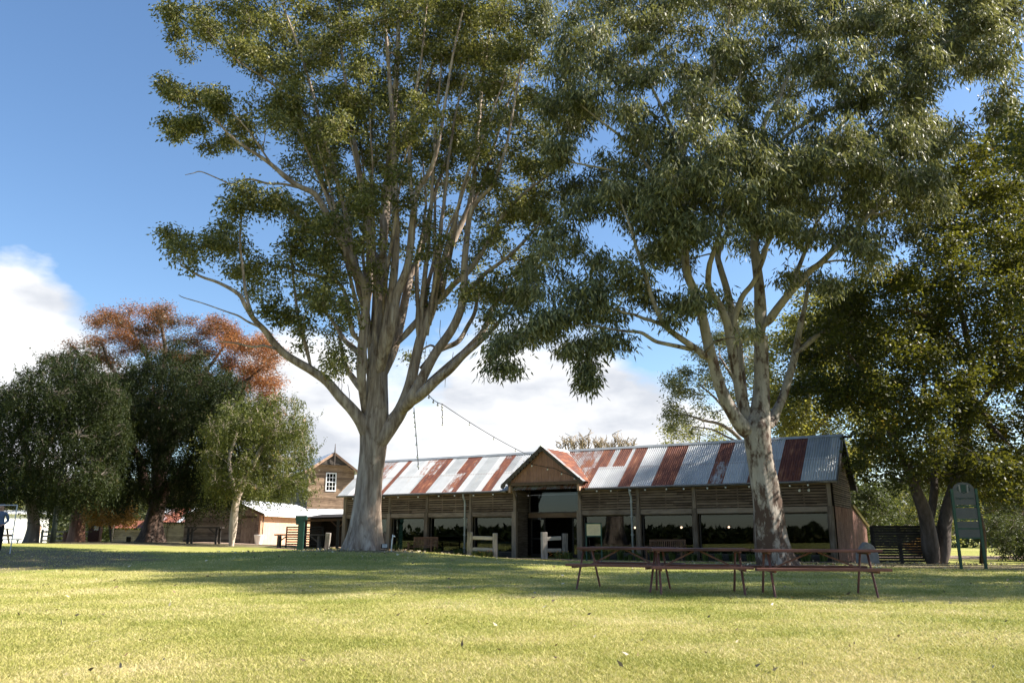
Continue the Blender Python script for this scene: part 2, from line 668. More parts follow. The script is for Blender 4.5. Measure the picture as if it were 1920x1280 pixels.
class Tree:
    def __init__(self, name, label, cat, base, D, seed, bark, group=None):
        self.o = thing(name, label, cat, base, 0, group)
        self.base = np.asarray(base, float)
        self.D = D
        self.rs = random.Random(seed)
        self.rg = np.random.default_rng(seed)
        self.mb = MB()
        self.nodes, self.nr, self.ends = [], [], []
        self.bark = bark
        self.LP, self.LD, self.LL, self.LW, self.LT = [], [], [], [], []

    def limb(self, pts, d0=0.0, d1=0.0, sides=8, sub=5, wob=.0, node=True):
        """pts: photo points (px, py, radius_px), depth offset running from d0 to d1"""
        P = []
        n = len(pts)
        for i, (x, y, r) in enumerate(pts):
            dep = self.D + (d0 + (d1 - d0) * (i / max(1, n - 1))) * (.15 if i == 0 and abs(d0) < 1 and r > 6 else 1)
            p = at(x, y, dep)
            P.append(np.array([*p, r * dep / F_PX]))
        if P[0][3] > .09 and n > 3:        # the foot of a limb narrows inside the wood that carries it
            P[0][3] *= .45
        return self.limb3(P, sides, sub, wob, node)

    def limb3(self, P, sides=8, sub=5, wob=0.0, node=True):
        C = catmull(np.array(P), sub)
        if wob:
            C[1:-1, :3] += self.rg.normal(scale=wob, size=(len(C) - 2, 3))
        C[:, 3] = np.maximum(C[:, 3], .006)
        self.mb.tube([c[:3] for c in C], list(C[:, 3]), sides)
        if node:
            self.ends.append(C[-1][:3].copy())
            for c in C[1:]:
                self.nodes.append(c[:3])
                self.nr.append(c[3])
        return C

    def trunk(self, P, lobes=5, flare=.5, sides=20, sub=6):
        """P: (x, y, z, r) world points; the foot swells into root lobes"""
        C = catmull(np.array(P), sub)
        path, n = C, sides
        vs, fs = [], []
        z0 = C[0][2]
        ph = self.rs.uniform(0, 6)
        for i, c in enumerate(C):
            h = c[2] - z0
            fl = math.exp(-h / (c[3] * 1.1))
            for k in range(n):
                a = 2 * math.pi * k / n
                rr = c[3] * (1 + flare * fl * (.55 + .45 * math.sin(lobes * a + ph)) + .05 * math.sin(3 * a + h * .8) + .035 * math.sin(7 * a - h * .5 + ph) + .03 * math.sin(5 * a + h * 1.9))
                vs.append((c[0] + rr * math.cos(a), c[1] + rr * math.sin(a), c[2]))
        for i in range(len(C) - 1):
            for k in range(n):
                a, b = i * n + k, i * n + (k + 1) % n
                fs.append((a, b, b + n, a + n))
        fs.append(tuple((len(C) - 1) * n + k for k in range(n)))
        self.mb.add(vs, fs)
        for c in C[len(C) // 2:]:
            self.nodes.append(c[:3])
            self.nr.append(c[3])

    def blobs_px(self, blobs, depth, dup=0.0, halfw=None):
        """photo blobs -> world ellipsoids, spread through the crown's depth"""
        out = []
        xs = [b[0] for b in blobs]
        cx = (min(xs) + max(xs)) / 2
        hw = (max(xs) - min(xs)) / 2 + 20
        for b in blobs:
            x, y, rx, ry = b[:4]
            dens = b[4] if len(b) > 4 else 1.0
            e = math.sqrt(max(.06, 1 - ((x - cx) / hw) ** 2))
            ds = [self.rs.uniform(-1, 1) * depth * e if len(b) < 6 else b[5]]
            if self.rs.random() < dup and e > .4:
                ds.append((-1 if ds[0] > 0 else 1) * depth * e * self.rs.uniform(.35, .95))
            for d in ds:
                Y = self.D + d
                c = at(x, y, Y)
                k = Y / F_PX
                out.append((c, np.array([rx * k, (rx + ry) * .5 * k * 1.1, ry * k]), dens))
        return out

    def end_blobs(self, r, dens=.9):
        return [(e + np.array([0, 0, r * .2]), np.array([r, r, r * .75]) * self.rs.uniform(.8, 1.2), dens) for e in self.ends]

    def connect(self, blobs, r0=.035, droop=.0, twist=.12):
        """grow a branch from the nearest wood to every blob, nearest blobs first"""
        N = [np.array(p) for p in self.nodes]
        NR = list(self.nr)
        todo = list(range(len(blobs)))
        arr = np.array(N)
        cen = np.array([b[0] for b in blobs])
        best = np.full(len(blobs), 1e9)
        bi = np.zeros(len(blobs), int)

        def upd(new, start):
            for j, q in enumerate(new):
                dv = cen - q
                # prefer wood that is below and inside
                d = np.linalg.norm(dv, axis=1) + np.maximum(0, -dv[:, 2]) * 1.2
                m = d < best
                best[m] = d[m]
                bi[m] = start + j
        upd(arr, 0)
        while todo:
            i = min(todo, key=lambda q: best[q])
            todo.remove(i)
            a, c = N[bi[i]], cen[i]
            L = np.linalg.norm(c - a)
            ra = min(NR[bi[i]] * .7, r0 + .012 * L)
            ra = max(ra, .014)
            mid1 = a + (c - a) * .33 + self.rg.normal(scale=twist * L * .5, size=3) + np.array([0, 0, .08 * L])
            mid2 = a + (c - a) * .68 + self.rg.normal(scale=twist * L * .5, size=3) + np.array([0, 0, .06 * L])
            C = catmull(np.array([[*a, ra], [*mid1, ra * .75], [*mid2, ra * .55], [*c, max(.01, ra * .38)]]), 3)
            self.mb.tube([q[:3] for q in C], list(C[:, 3]), 5, cap=False)
            s = len(N)
            new = [q[:3] for q in C[3:]]
            N.extend(new)
            NR.extend([q[3] for q in C[3:]])
            upd(new, s)

    def foliage(self, blobs, per_sub, subs, L, W, droop=.6, sig=.26, twig=.008, up=.15, tone_amp=.28, spread=.75, tone_fn=None):
        """leaf sprays hung round twig ends inside every blob"""
        rg = self.rg
        for c, rad, dens in blobs:
            vol = rad[0] * rad[2]
            m = max(4, int(subs * dens * max(.5, vol)))
            q = unit(rg.normal(size=(m, 3))) * (rg.random((m, 1)) ** .42)
            q[:, 2] = q[:, 2] * .9 + up * .5
            S = c + q * rad
            bt = rg.normal(scale=.08)
            for s in S:
                a = c + (s - c) * .15
                mid = (a + s) / 2 + np.array([0, 0, .06]) + rg.normal(scale=.05, size=3)
                self.mb.tube([a, mid, s], [twig, twig * .7, twig * .4], 3, cap=False)
            n = per_sub
            k = m * n
            sid = np.repeat(np.arange(m), n)
            off = rg.normal(size=(k, 3)) * np.array([sig, sig, sig * .8])
            P = S[sid] + off
            D = rg.normal(size=(k, 3)) * spread
            D[:, 2] = D[:, 2] * .6 - droop
            D[:, :2] += off[:, :2] * .8
            st = rg.normal(scale=.09, size=m)
            t = .46 + bt + st[sid] + rg.normal(scale=tone_amp * .6, size=k)
            if tone_fn is not None:
                t = t + tone_fn(P)
            self.LP.append(P)
            self.LD.append(unit(D))
            self.LL.append(L * rg.uniform(.65, 1.2, k))
            self.LW.append(W * rg.uniform(.7, 1.2, k))
            self.LT.append(t)

    def weeping(self, blobs, strands, leaves, L, W, length=1.1, tone_fn=None):
        """fine pinnate leaflets on hanging strands"""
        rg = self.rg
        for c, rad, dens in blobs:
            m = max(6, int(strands * dens * rad[0] * rad[2]))
            q = unit(rg.normal(size=(m, 3))) * (rg.random((m, 1)) ** .45)
            S = c + q * rad
            out = q.copy()
            out[:, 2] = 0
            ln = length * rg.uniform(.45, 1.25, m)
            bt = rg.normal(scale=.08)
            for s in S[::3]:
                a = c + (s - c) * .2
                self.mb.tube([a, (a + s) / 2 + np.array([0, 0, .12]), s], [.012, .008, .005], 3, cap=False)
            t = np.linspace(0, 1, leaves)
            T = t[None, :, None]
            dn = np.where(rg.random(m) < .22, -.45, 1.0)[:, None, None]
            path = S[:, None, :] + out[:, None, :] * (T * .5 - T * T * .15) * ln[:, None, None] * (1 + .6 * (dn < 0)) + np.array([0, 0, -1.0]) * (T ** 1.6) * ln[:, None, None] * dn
            P = path.reshape(-1, 3) + rg.normal(scale=.05, size=(m * leaves, 3))
            k = len(P)
            D = rg.normal(size=(k, 3)) * .6
            D[:, 2] -= .55
            tt = .46 + bt + np.repeat(rg.normal(scale=.1, size=m), leaves) + rg.normal(scale=.14, size=k)
            if tone_fn is not None:
                tt = tt + tone_fn(P)
            self.LP.append(P)
            self.LD.append(unit(D))
            self.LL.append(L * rg.uniform(.6, 1.25, k))
            self.LW.append(W * rg.uniform(.7, 1.2, k))
            self.LT.append(tt)

    def finish(self, leaf, crown='crown'):
        self.mb.build('trunk', self.bark, self.o, smooth=True, off=self.base)
        if self.LP:
            P = np.vstack(self.LP)
            V = leaf_quads(P, np.vstack(self.LD), np.concatenate(self.LL), np.concatenate(self.LW))
            quads_mesh(crown, V, np.concatenate(self.LT), leaf, self.o, off=self.base)
            print(self.o.name, 'leaves', len(P))
        return self.o


# ------------------------------------------------------------------ ground
def build_ground():
    xs = np.concatenate([[-2500, -1200, -600, -300, -180, -120, -90, -75], np.arange(-65, 65.1, .8), [75, 90, 120, 180, 300, 600, 1200, 2500]])
    ys = np.concatenate([[-2500, -1200, -500, -200, -100, -50, -25, -12, -5], np.arange(0, 95.1, .8), [105, 125, 160, 220, 320, 600, 1200, 2500]])
    X, Y = np.meshgrid(xs, ys)
    Z = gz(X, Y)
    nx, ny = len(xs), len(ys)
    V = np.stack([X, Y, Z], -1).reshape(-1, 3)
    i, j = np.meshgrid(np.arange(nx - 1), np.arange(ny - 1))
    a = (j * nx + i).reshape(-1)
    F = np.stack([a, a + 1, a + nx + 1, a + nx], 1)
    me = bpy.data.meshes.new('lawn')
    me.from_pydata(V.tolist(), [], F.tolist())
    me.materials.append(MATS['lawn_ground'])
    me.polygons.foreach_set('use_smooth', [True] * len(F))
    o = bpy.data.objects.new('lawn', me)
    COL.objects.link(o)
    kind(o, 'structure')


build_ground()


def strip(name, rows, mat, dz=.014):
    """a sheet laid over the ground; rows = list of cross sections, each a list of (x, y)"""
    V, F = [], []
    w = len(rows[0])
    for r in rows:
        for x, y in r:
            V.append((x, y, float(gz(x, y)) + dz))
    for i in range(len(rows) - 1):
        for k in range(w - 1):
            a = i * w + k
            F.append((a, a + 1, a + w + 1, a + w))
    me = bpy.data.meshes.new(name)
    me.from_pydata(V, [], F)
    me.materials.append(MATS[mat])
    o = bpy.data.objects.new(name, me)
    COL.objects.link(o)
    kind(o, 'structure')
    return o


BO = np.array([14.127, 36.0, -.13])        # barn origin: foot of the right front corner
BR = -R(30)
bc, bs_ = math.cos(BR), math.sin(BR)


def BW(x, y, z=0.0):
    return np.array([BO[0] + bc * x - bs_ * y, BO[1] + bs_ * x + bc * y, BO[2] + z])


rows = []
for i in range(64):
    x = -31 + i * .5
    e = .25 * math.sin(i * .9) + .12 * math.sin(i * 2.3)
    rows.append([tuple(BW(x, y)[:2]) for y in np.linspace(-3.4 + e, -1.9 + .5 * e, 5)])
strip('path', rows, 'path_gravel', .02)
rows = []
for i in range(20):
    x = -22 + i * .75
    rows.append([(x, y) for y in np.linspace(56 + .4 * math.sin(i), 66, 8)])
strip('gravel_yard', rows, 'path_gravel', .03)
rows = []
for i in range(16):
    x = 19 + i * 1.2
    rows.append([(x, y) for y in np.linspace(47, 54, 6)])
strip('gravel_road', rows, 'path_gravel', .03)


def build_grass():
    n = 620000
    u = RNG.random(n)
    Y = 1 / (1 / 5.2 + u * (1 / 36 - 1 / 5.2))
    X = RNG.uniform(-1, 1, n) * (Y * .72 + 1.5)
    Z = gz(X, Y)
    keep = (np.abs(X) < 45)
    # no blades on worn soil under the right trees, or on the path
    dx, dy = X - BO[0], Y - BO[1]
    ly = -dx * bs_ + dy * bc
    keep &= ly < -3.7
    soil = ((X - 21) / 10) ** 2 + ((Y - 30.5) / 7.5) ** 2
    keep &= ~((soil < 1) & (RNG.random(n) < .85))
    lef = ((X + 19) / 9) ** 2 + ((Y - 27) / 9) ** 2
    keep &= ~((lef < 1) & (RNG.random(n) < .5))
    for tx, ty, tr in ((-5.9, 33, 1.5), (9.2, 29, 1.4)):
        dd = np.hypot(X - tx, Y - ty)
        keep &= ~((dd < tr + RNG.random(n) * 1.1))
    X, Y, Z = X[keep], Y[keep], Z[keep]
    n = len(X)
    h = RNG.uniform(.012, .032, n) * (.85 + Y * .03)
    w = RNG.uniform(.0025, .0045, n) * (.8 + Y * .09)
    a = RNG.uniform(0, 2 * np.pi, n)
    P = np.stack([X, Y, Z - .004], 1)
    S = np.stack([np.cos(a), np.sin(a), 0 * a], 1) * w[:, None]
    lean = RNG.normal(scale=.9, size=(n, 3)) * h[:, None]
    lean[:, 2] = h
    V = np.stack([P - S, P + S, P + lean], 1)
    o = quads_mesh('grass', V, RNG.random(n), 'grass_blade')
    kind(o, 'stuff')
    tag(o, 'short mown grass, yellow green and straw coloured, covering the lawn', 'grass')


build_grass()


def build_litter():
    n = 700
    u = RNG.random(n)
    Y = 1 / (1 / 6.0 + u * (1 / 36 - 1 / 6.0))
    X = RNG.uniform(-1, 1, n) * (Y * .70 + 1)
    keep = RNG.random(n) < (.25 + .75 * ss(8, 20, Y))
    X, Y = X[keep], Y[keep]
    for tx, ty, m_ in ((-5.9, 33, 420), (9.2, 29, 420), (18, 35, 260)):
        a, r_ = RNG.uniform(0, 2 * np.pi, m_), np.abs(RNG.normal(scale=2.6, size=m_)) + .9
        X, Y = np.concatenate([X, tx + r_ * np.cos(a)]), np.concatenate([Y, ty + r_ * np.sin(a)])
    n = len(X)
    P = np.stack([X, Y, gz(X, Y) + .035], 1)
    D = RNG.normal(size=(n, 3))
    D[:, 2] = RNG.uniform(-.1, .5, n)
    D = unit(D)
    L = RNG.uniform(.03, .08, n) * (.6 + Y / 26)
    V = leaf_quads(P, D, L, L * .45)
    # curl the tips so that they lie like dry leaves
    V[:, 2, 2] += .01
    o = quads_mesh('fallen_leaves', V, RNG.random(n) ** 1.3, 'litter_leaf')
    kind(o, 'stuff')
    tag(o, 'dry brown and pale fallen leaves scattered over the lawn', 'leaves')


build_litter()

# ------------------------------------------------------------------ barn
L_B, YR, ZE, ZR = -28.1, 2.6, 3.58, 5.80      # length, ridge y, eave z, ridge z (z from the barn foot)
barn = thing('barn', 'long timber slab barn with rust striped iron roof and gabled porch', 'barn', BO, BR)


def corrugate(name, mat, parent, x0, x1, rows, rustfn, wl=.11, amp=.024, per=6, off=None):
    """corrugated sheet: rows = list of (y, z) down the slope, ribs along the slope"""
    n = int((x1 - x0) / wl * per) + 1
    xs = np.linspace(x0, x1, n)
    wave = amp * np.sin(2 * np.pi * (xs - x0) / wl)
    rows = np.asarray(rows, float)
    V = []
    for i, (y, z) in enumerate(rows):
        j = min(max(i, 1), len(rows) - 1)
        t = rows[j] - rows[j - 1]
        nn = np.array([-t[1], t[0]]) / np.hypot(*t)
        if nn[1] < 0:
            nn = -nn
        V.append(np.stack([xs, y + nn[0] * wave, z + nn[1] * wave], 1))
    V = np.vstack(V)
    F, A, S_ = [], [], []
    for i in range(len(rows) - 1):
        yc = (rows[i][0] + rows[i + 1][0]) / 2
        for k in range(n - 1):
            F.append((i * n + k, i * n + k + 1, (i + 1) * n + k + 1, (i + 1) * n + k))
            A.append(rustfn((xs[k] + xs[k + 1]) / 2, yc))
            S_.append(math.sin(math.floor((xs[k] - x0) / .762) * 12.9898 + (78.2 if yc > 1 else 0)) * 43758.5453 % 1)
    me = bpy.data.meshes.new(name)
    me.from_pydata(V.tolist(), [], F)
    me.materials.append(MATS[mat])
    me.polygons.foreach_set('use_smooth', [True] * len(F))
    a = me.attributes.new('rust', 'FLOAT', 'FACE')
    a.data.foreach_set('value', A)
    a = me.attributes.new('sheet', 'FLOAT', 'FACE')
    a.data.foreach_set('value', S_)
    o = bpy.data.objects.new(name, me)
    COL.objects.link(o)
    o.parent = parent
    return o


# rust of every run of sheets: (x from, x to, lower sheets, upper sheets)
STRIPES = [(-29, -27.2, .12, .12), (-27.2, -25.9, .55, .5), (-25.9, -25.2, .10, .12), (-25.2, -24.9, .95, .95), (-24.9, -23.6, .10, .12), (-23.6, -22.95, .12, .42),
           (-22.95, -22.3, .92, .62), (-22.3, -21.84, .85, .98), (-21.84, -20.73, .08, .10), (-20.73, -20.1, .56, .95),
           (-20.1, -19.72, .92, .74), (-19.72, -18.03, .06, .08), (-18.03, -17.45, .9, .74), (-17.45, -16.0, .06, .08),
           (-16.0, -12.0, .5, .55), (-12.02, -11.63, .8, .50), (-11.63, -11.0, .12, .3), (-11.0, -10.05, .05, .12), (-10.05, -9.34, .93, .9),
           (-9.34, -8.28, .05, .08), (-8.28, -7.12, .97, .98), (-7.12, -5.47, .05, .06), (-5.47, -4.76, .58, .86),
           (-4.76, -3.63, .06, .06), (-3.63, -3.3, .7, .2), (-3.3, -2.31, .06, .06), (-2.31, -1.82, .97, .9), (-1.82, -1.26, .8, .98), (-1.26, 1, .10, .08)]


def rust_at(x, y):
    up = y > 1.0
    # the sheets by the porch valley: rusted uppers
    if up and -11.9 < x < -11.2:
        return .85
    if up and -10.9 < x < -10.2:
        return .9
    for a, b, lo, hi in STRIPES:
        if a <= x < b:
            return hi if up else lo
    return .1


slope_rows = [(-.36 + (YR + .36) * t, ZE - .06 + (ZR - ZE + .06) * t) for t in np.linspace(0, 1, 9)]
roof = corrugate('roof', 'rust_roof', barn, L_B - .3, .32, slope_rows, rust_at)
back_rows = [(YR + (YR + .4) * t, ZR - (ZR - ZE + .1) * t) for t in np.linspace(0, 1, 5)]
corrugate('rear_roof', 'rust_roof', barn, L_B - .3, .32, back_rows, lambda x, y: .3, wl=.2, per=4)
m = MB().prism([(L_B - .32, YR - .16, ZR - .085), (L_B - .32, YR, ZR + .05), (L_B - .32, YR + .16, ZR - .085), (L_B - .32, YR, ZR - .02)], (-L_B + .66, 0, 0), .5)
m.build('ridge_cap', 'galvanised', roof)
m = MB().beam((.30, YR - .05, ZR - .12), (.72, YR - .05, ZR - .12), .09, .11)
m.build('ridge_beam', 'dark_wood', barn)

POSTS = [-28.0, -24.6, -21.9, -18.95, -16.12, -12.28, -9.1, -6.25, -.14]


def slat_panel(x0, x1, y, z0, z1, mat='slat_wood', face=-1, step=.128, hgt=.094):
    m = MB()
    z = z0 + step / 2
    while z < z1:
        # two or three boards per row, every one slightly out of true
        x = x0
        while x < x1 - .02:
            ln = min(x1 - x, random.uniform(1.2, 2.6))
            if x1 - (x + ln) < .3:
                ln = x1 - x
            a, b = random.gauss(0, .004), random.gauss(0, .004)
            m.beam((x, y + face * .0, z + a), (x + ln - .004, y, z + b), .022, hgt * random.uniform(.9, 1.06))
            x += ln
        z += step
    # uprights behind the slats
    k = max(2, int((x1 - x0) / .9))
    for i in range(k + 1):
        m.box((x0 + (x1 - x0) * i / k, y - face * .036, (z0 + z1) / 2), (.05, .05, z1 - z0), tone=.1)
    return m


bays = list(zip(POSTS[:-1], POSTS[1:]))
for i, (a, b) in enumerate(bays):
    if i == 4:
        continue
    slat_panel(a + .1, b - .1, -.03, 2.43, ZE - .02).build('slat_panel', 'slat_wood', barn)
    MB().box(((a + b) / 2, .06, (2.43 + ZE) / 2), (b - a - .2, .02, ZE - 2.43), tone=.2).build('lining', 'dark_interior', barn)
    MB().box(((a + b) / 2, -.035, 2.29), (b - a - .21, .10, .24)).build('lintel', 'beam_wood', barn, bevel=.008)
for i, x in enumerate(POSTS):
    w = .24 if i not in (4, 5) else .27
    m = MB().beam((x, -.04, -.3), (x, -.04, 2.42), w, .22, up=(0, 1, 0))
    m.beam((x, -.02, 2.42), (x, -.02, ZE - .03), .16, .10, up=(0, 1, 0))
    m.build('post', 'post_wood', barn, bevel=.012)

# windows: recessed panes in dark frames
for i, (a, b) in enumerate(bays):
    if i == 4:
        continue
    x0, x1 = a + .13, b - .13
    fr = MB()
    for (cx, cz, sx, sz) in (((x0 + x1) / 2, 2.14, x1 - x0, .05), ((x0 + x1) / 2, .30, x1 - x0, .07), (x0 + .03, 1.22, .06, 1.8), (x1 - .03, 1.22, .06, 1.8)):
        fr.box((cx, .20, cz), (sx, .07, sz), tone=.2)
    w = fr.build('window', 'trim_dark', barn)
    MB().box(((x0 + x1) / 2, .20, 1.22), (x1 - x0 - .1, .008, 1.76)).build('pane', 'window_glass', w)
    MB().box(((x0 + x1) / 2, .16, .10), (x1 - x0, .12, .34)).build('dwarf_wall', 'rustic_wood', barn)

# shell behind the windows
W_B = 5.2
sh = MB()
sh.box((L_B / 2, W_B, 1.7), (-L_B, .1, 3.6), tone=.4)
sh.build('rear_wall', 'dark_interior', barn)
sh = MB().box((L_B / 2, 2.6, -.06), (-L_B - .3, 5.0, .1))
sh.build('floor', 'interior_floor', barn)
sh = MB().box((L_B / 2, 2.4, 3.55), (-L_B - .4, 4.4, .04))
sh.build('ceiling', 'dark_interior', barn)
# left end wall
m = MB().prism([(L_B - .05, 0, -.2), (L_B - .05, W_B, -.2), (L_B - .05, W_B, ZE), (L_B - .05, YR, ZR - .1), (L_B - .05, 0, ZE)], (-.06, 0, 0))
m.build('end_wall', 'grey_wood', barn)
# right end: iron below, slats above
def vcorr(name, pts_fn, mat, parent, y0, y1, x, wl=.1, amp=.012):
    n = int((y1 - y0) / wl * 6) + 1
    ys = np.linspace(y0, y1, n)
    V, F = [], []
    for y in ys:
        lo, hi = pts_fn(y)
        xx = x + amp * math.sin(2 * math.pi * (y - y0) / wl)
        V += [(xx, y, lo), (xx, y, hi)]
    for k in range(n - 1):
        F.append((2 * k, 2 * k + 2, 2 * k + 3, 2 * k + 1))
    me = bpy.data.meshes.new(name)
    me.from_pydata(V, [], F)
    me.materials.append(MATS[mat])
    me.polygons.foreach_set('use_smooth', [True] * len(F))
    o = bpy.data.objects.new(name, me)
    COL.objects.link(o)
    o.parent = parent
    return o


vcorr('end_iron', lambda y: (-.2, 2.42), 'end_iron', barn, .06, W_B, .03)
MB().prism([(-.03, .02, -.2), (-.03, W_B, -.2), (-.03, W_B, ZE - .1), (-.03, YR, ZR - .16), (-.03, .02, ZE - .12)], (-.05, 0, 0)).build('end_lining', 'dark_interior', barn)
m = MB()
z = 2.48
while z < ZR - .2:
    half = W_B / 2 if z < ZE else (W_B / 2) * (ZR - .12 - z) / (ZR - .12 - ZE)
    if half > .1:
        m.beam((.04, YR - half, z + random.gauss(0, .005)), (.04, YR + half, z + random.gauss(0, .005)), .022, .06)
    z += .1
m.build('end_slats', 'slat_wood_end', barn)
m = MB()
for (p, q) in (((.31, -.42, ZE - .17), (.31, YR, ZR - .07)), ((.31, YR, ZR - .07), (.31, W_B + .5, ZE - .25))):
    m.beam(p, q, .035, .24)
m.build('barge_board', 'trim_dark', barn)
m = MB()
m.prism([(0, -.40, ZE - .13), (0, YR, ZR - .06), (0, W_B + .4, ZE - .2), (0, W_B + .4, ZE - .24), (0, YR, ZR - .10), (0, -.40, ZE - .17)], (.3, 0, 0))
m.build('eave_lining', 'dark_wood', barn)
# lean-to behind
lt_roof = corrugate('lean_to_roof', 'rust_roof', barn, L_B, .2, [(W_B + .02, 2.62), (10.6, 1.62)], lambda x, y: .35, wl=.2, per=4)
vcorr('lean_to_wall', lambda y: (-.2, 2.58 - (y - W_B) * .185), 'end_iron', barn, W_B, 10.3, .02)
MB().box((L_B / 2, 10.3, .7), (-L_B, .06, 1.7)).build('lean_to_rear_wall', 'grey_wood', barn)
MB().beam((.06, W_B, 2.60), (.06, 10.5, 1.64), .05, .09).build('lean_to_trim', 'trim_dark', barn)

# gutters, downpipes
m = MB()
for a, b in ((L_B - .3, -16.45), (-11.75, .3)):
    m.tube([(a, -.43, ZE - .12), (b, -.43, ZE - .12)], .06, 8, .5)
m.build('gutter', 'gutter_paint', barn, smooth=False)
for x in (-19.2, -9.38):
    m = MB().tube([(x, -.43, ZE - .14), (x, -.40, ZE - .34), (x, -.24, ZE - .55), (x, -.21, ZE - .75), (x, -.21, .25)], .05, 10, .6)
    p = m.build('downpipe', 'galvanised', barn, smooth=True)
    for z in (ZE - .8, 2.1, 1.2, .5):
        MB().box((x, -.20, z), (.14, .12, .03)).build('pipe_bracket', 'galvanised', p)

# gabled porch over the doorway
PX, PH, PZ, PE, PY = -14.12, 2.36, 5.74, 3.86, -.62
def porch_rows(side):
    return None


pr = MB()
V, F, A = [], [], []


def porch_sheet(side):
    n = int(3.3 / .11 * 6)
    ys = np.linspace(PY - .14, PY + 3.2, n)
    ts = np.linspace(0, 1, 6)
    Vs, Fs, As = [], [], []
    sl = math.hypot(PH, PZ - PE)
    nx, nz = (PZ - PE) / sl * side, PH / sl
    for t in ts:
        for y in ys:
            w = .016 * math.sin(2 * math.pi * y / .11)
            Vs.append((PX + side * PH * t + nx * w, y, PZ - (PZ - PE) * t + nz * w))
    for i in range(5):
        for k in range(n - 1):
            q = (i * n + k, i * n + k + 1, (i + 1) * n + k + 1, (i + 1) * n + k)
            Fs.append(q if side < 0 else q[::-1])
            y = ys[k]
            As.append(.78 if side > 0 and .2 < (y - PY) < 2.6 else .45)
    me = bpy.data.meshes.new('porch_roof')
    me.from_pydata(Vs, [], Fs)
    me.materials.append(MATS['rust_roof'])
    me.polygons.foreach_set('use_smooth', [True] * len(Fs))
    a = me.attributes.new('rust', 'FLOAT', 'FACE')
    a.data.foreach_set('value', As)
    o = bpy.data.objects.new('porch_roof', me)
    COL.objects.link(o)
    o.parent = barn
    return o


pl = porch_sheet(-1)
prr = porch_sheet(1)
MB().prism([(PX - .17, PY - .16, PZ - .1), (PX, PY - .16, PZ + .045), (PX + .17, PY - .16, PZ - .1), (PX, PY - .16, PZ - .02)], (0, 3.2, 0), .8).build('porch_ridge_cap', 'white_paint', prr)
for s in (-1, 1):
    m = MB()
    a = np.array([PX, PY - .13, PZ - .10])
    b = np.array([PX + s * (PH + .02), PY - .13, PE - .12])
    m.beam(a, b, .03, .17, tone=.4)
    if s < 0:     # scalloped lower edge
        d = (b - a)
        nrm = np.array([-d[2], 0, d[0]])
        nrm = nrm / np.linalg.norm(nrm)
        if nrm[2] > 0:
            nrm = -nrm
        for k in range(13):
            c = a + d * ((k + .7) / 13.2) + nrm * .085
            m.tube([c + np.array([0, -.014, 0]), c + np.array([0, .014, 0])], .085, 10, .4)
    m.build('barge_board', 'trim_dark', barn)
m = MB().tube([(PX - PH + .02, PY - .15, PE - .16), (PX - PH + .02, PY - .11, PE - .16)], .12, 14, .4)
m.build('scroll_bracket', 'trim_dark', barn)
# iron gable panel
n = 240
V, F = [], []
hw = 1.98
for k in range(n + 1):
    x = -hw + 2 * hw * k / n
    top = (PZ - .2) - abs(x) * (PZ - PE) / PH
    y = PY + .1 + .012 * math.sin(2 * math.pi * x / .1)
    V += [(PX + x, y, PE + .02), (PX + x, y, max(PE + .021, top))]
for k in range(n):
    F.append((2 * k, 2 * k + 2, 2 * k + 3, 2 * k + 1))
me = bpy.data.meshes.new('gable_panel')
me.from_pydata(V, [], F)
me.materials.append(MATS['gable_iron'])
me.polygons.foreach_set('use_smooth', [True] * len(F))
o = bpy.data.objects.new('gable_panel', me)
COL.objects.link(o)
o.parent = barn
MB().box((PX, PY + .08, PE - .06), (4.2, .16, .16)).build('porch_beam', 'trim_brown', barn)
# cheeks of the porch above the main eave, and brackets
for s in (-1, 1):
    MB().box((PX + s * 2.03, -.25, 3.62), (.12, .62, .46)).build('porch_cheek', 'trim_pale', barn)
    MB().beam((PX + s * 1.92, -.05, 3.0), (PX + s * 1.92, PY + .06, PE - .14), .07, .07).build('porch_brace', 'post_wood', barn)
# recess: side walls, glazing, transom, doors
RY = 1.25
for s, x in ((-1, -15.98), (1, -12.42)):
    slat = MB()
    z = 2.45
    while z < 3.95:
        slat.beam((x, .08, z + random.gauss(0, .005)), (x, RY, z), .022, .062)
        z += .1
    slat.box((x + s * .05, RY / 2, 1.15), (.03, RY - .1, 2.5), tone=.12)
    slat.box((x + s * .05, RY / 2, 3.2), (.03, RY - .1, 1.6), tone=.02)
    slat.build('recess_wall', 'slat_wood_end', barn)
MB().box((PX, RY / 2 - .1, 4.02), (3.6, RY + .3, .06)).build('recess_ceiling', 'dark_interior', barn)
MB().box((PX - .05, RY, 2.22), (3.56, .16, .24)).build('transom', 'transom_wood', barn)
w = MB()
for (cx, cz, sx, sz) in ((PX - .05, 3.98, 3.5, .08), (PX - .05, 2.37, 3.5, .06), (-15.9, 3.17, .08, 1.6), (-12.5, 3.17, .08, 1.6)):
    w.box((cx, RY, cz), (sx, .08, sz))
w = w.build('window', 'trim_dark', barn)
MB().box((PX - .05, RY, 3.17), (3.36, .008, 1.56)).build('pane', 'window_glass', w)
for x in (-15.25, -14.05, -12.95):
    pass
for (x0, x1) in ((-15.85, -14.95), (-13.35, -12.5)):
    d = MB()
    for (cx, cz, sx, sz) in (((x0 + x1) / 2, 2.06, x1 - x0, .09), ((x0 + x1) / 2, .12, x1 - x0, .18), (x0 + .045, 1.08, .09, 2.0), (x1 - .045, 1.08, .09, 2.0), ((x0 + x1) / 2, 1.0, x1 - x0, .07)):
        d.box((cx, RY + .02, cz), (sx, .06, sz), tone=.3)
    d = d.build('door', 'dark_wood', barn)
    MB().box(((x0 + x1) / 2, RY + .02, 1.08), (x1 - x0 - .16, .008, 1.86)).build('pane', 'window_glass', d)
m = MB()
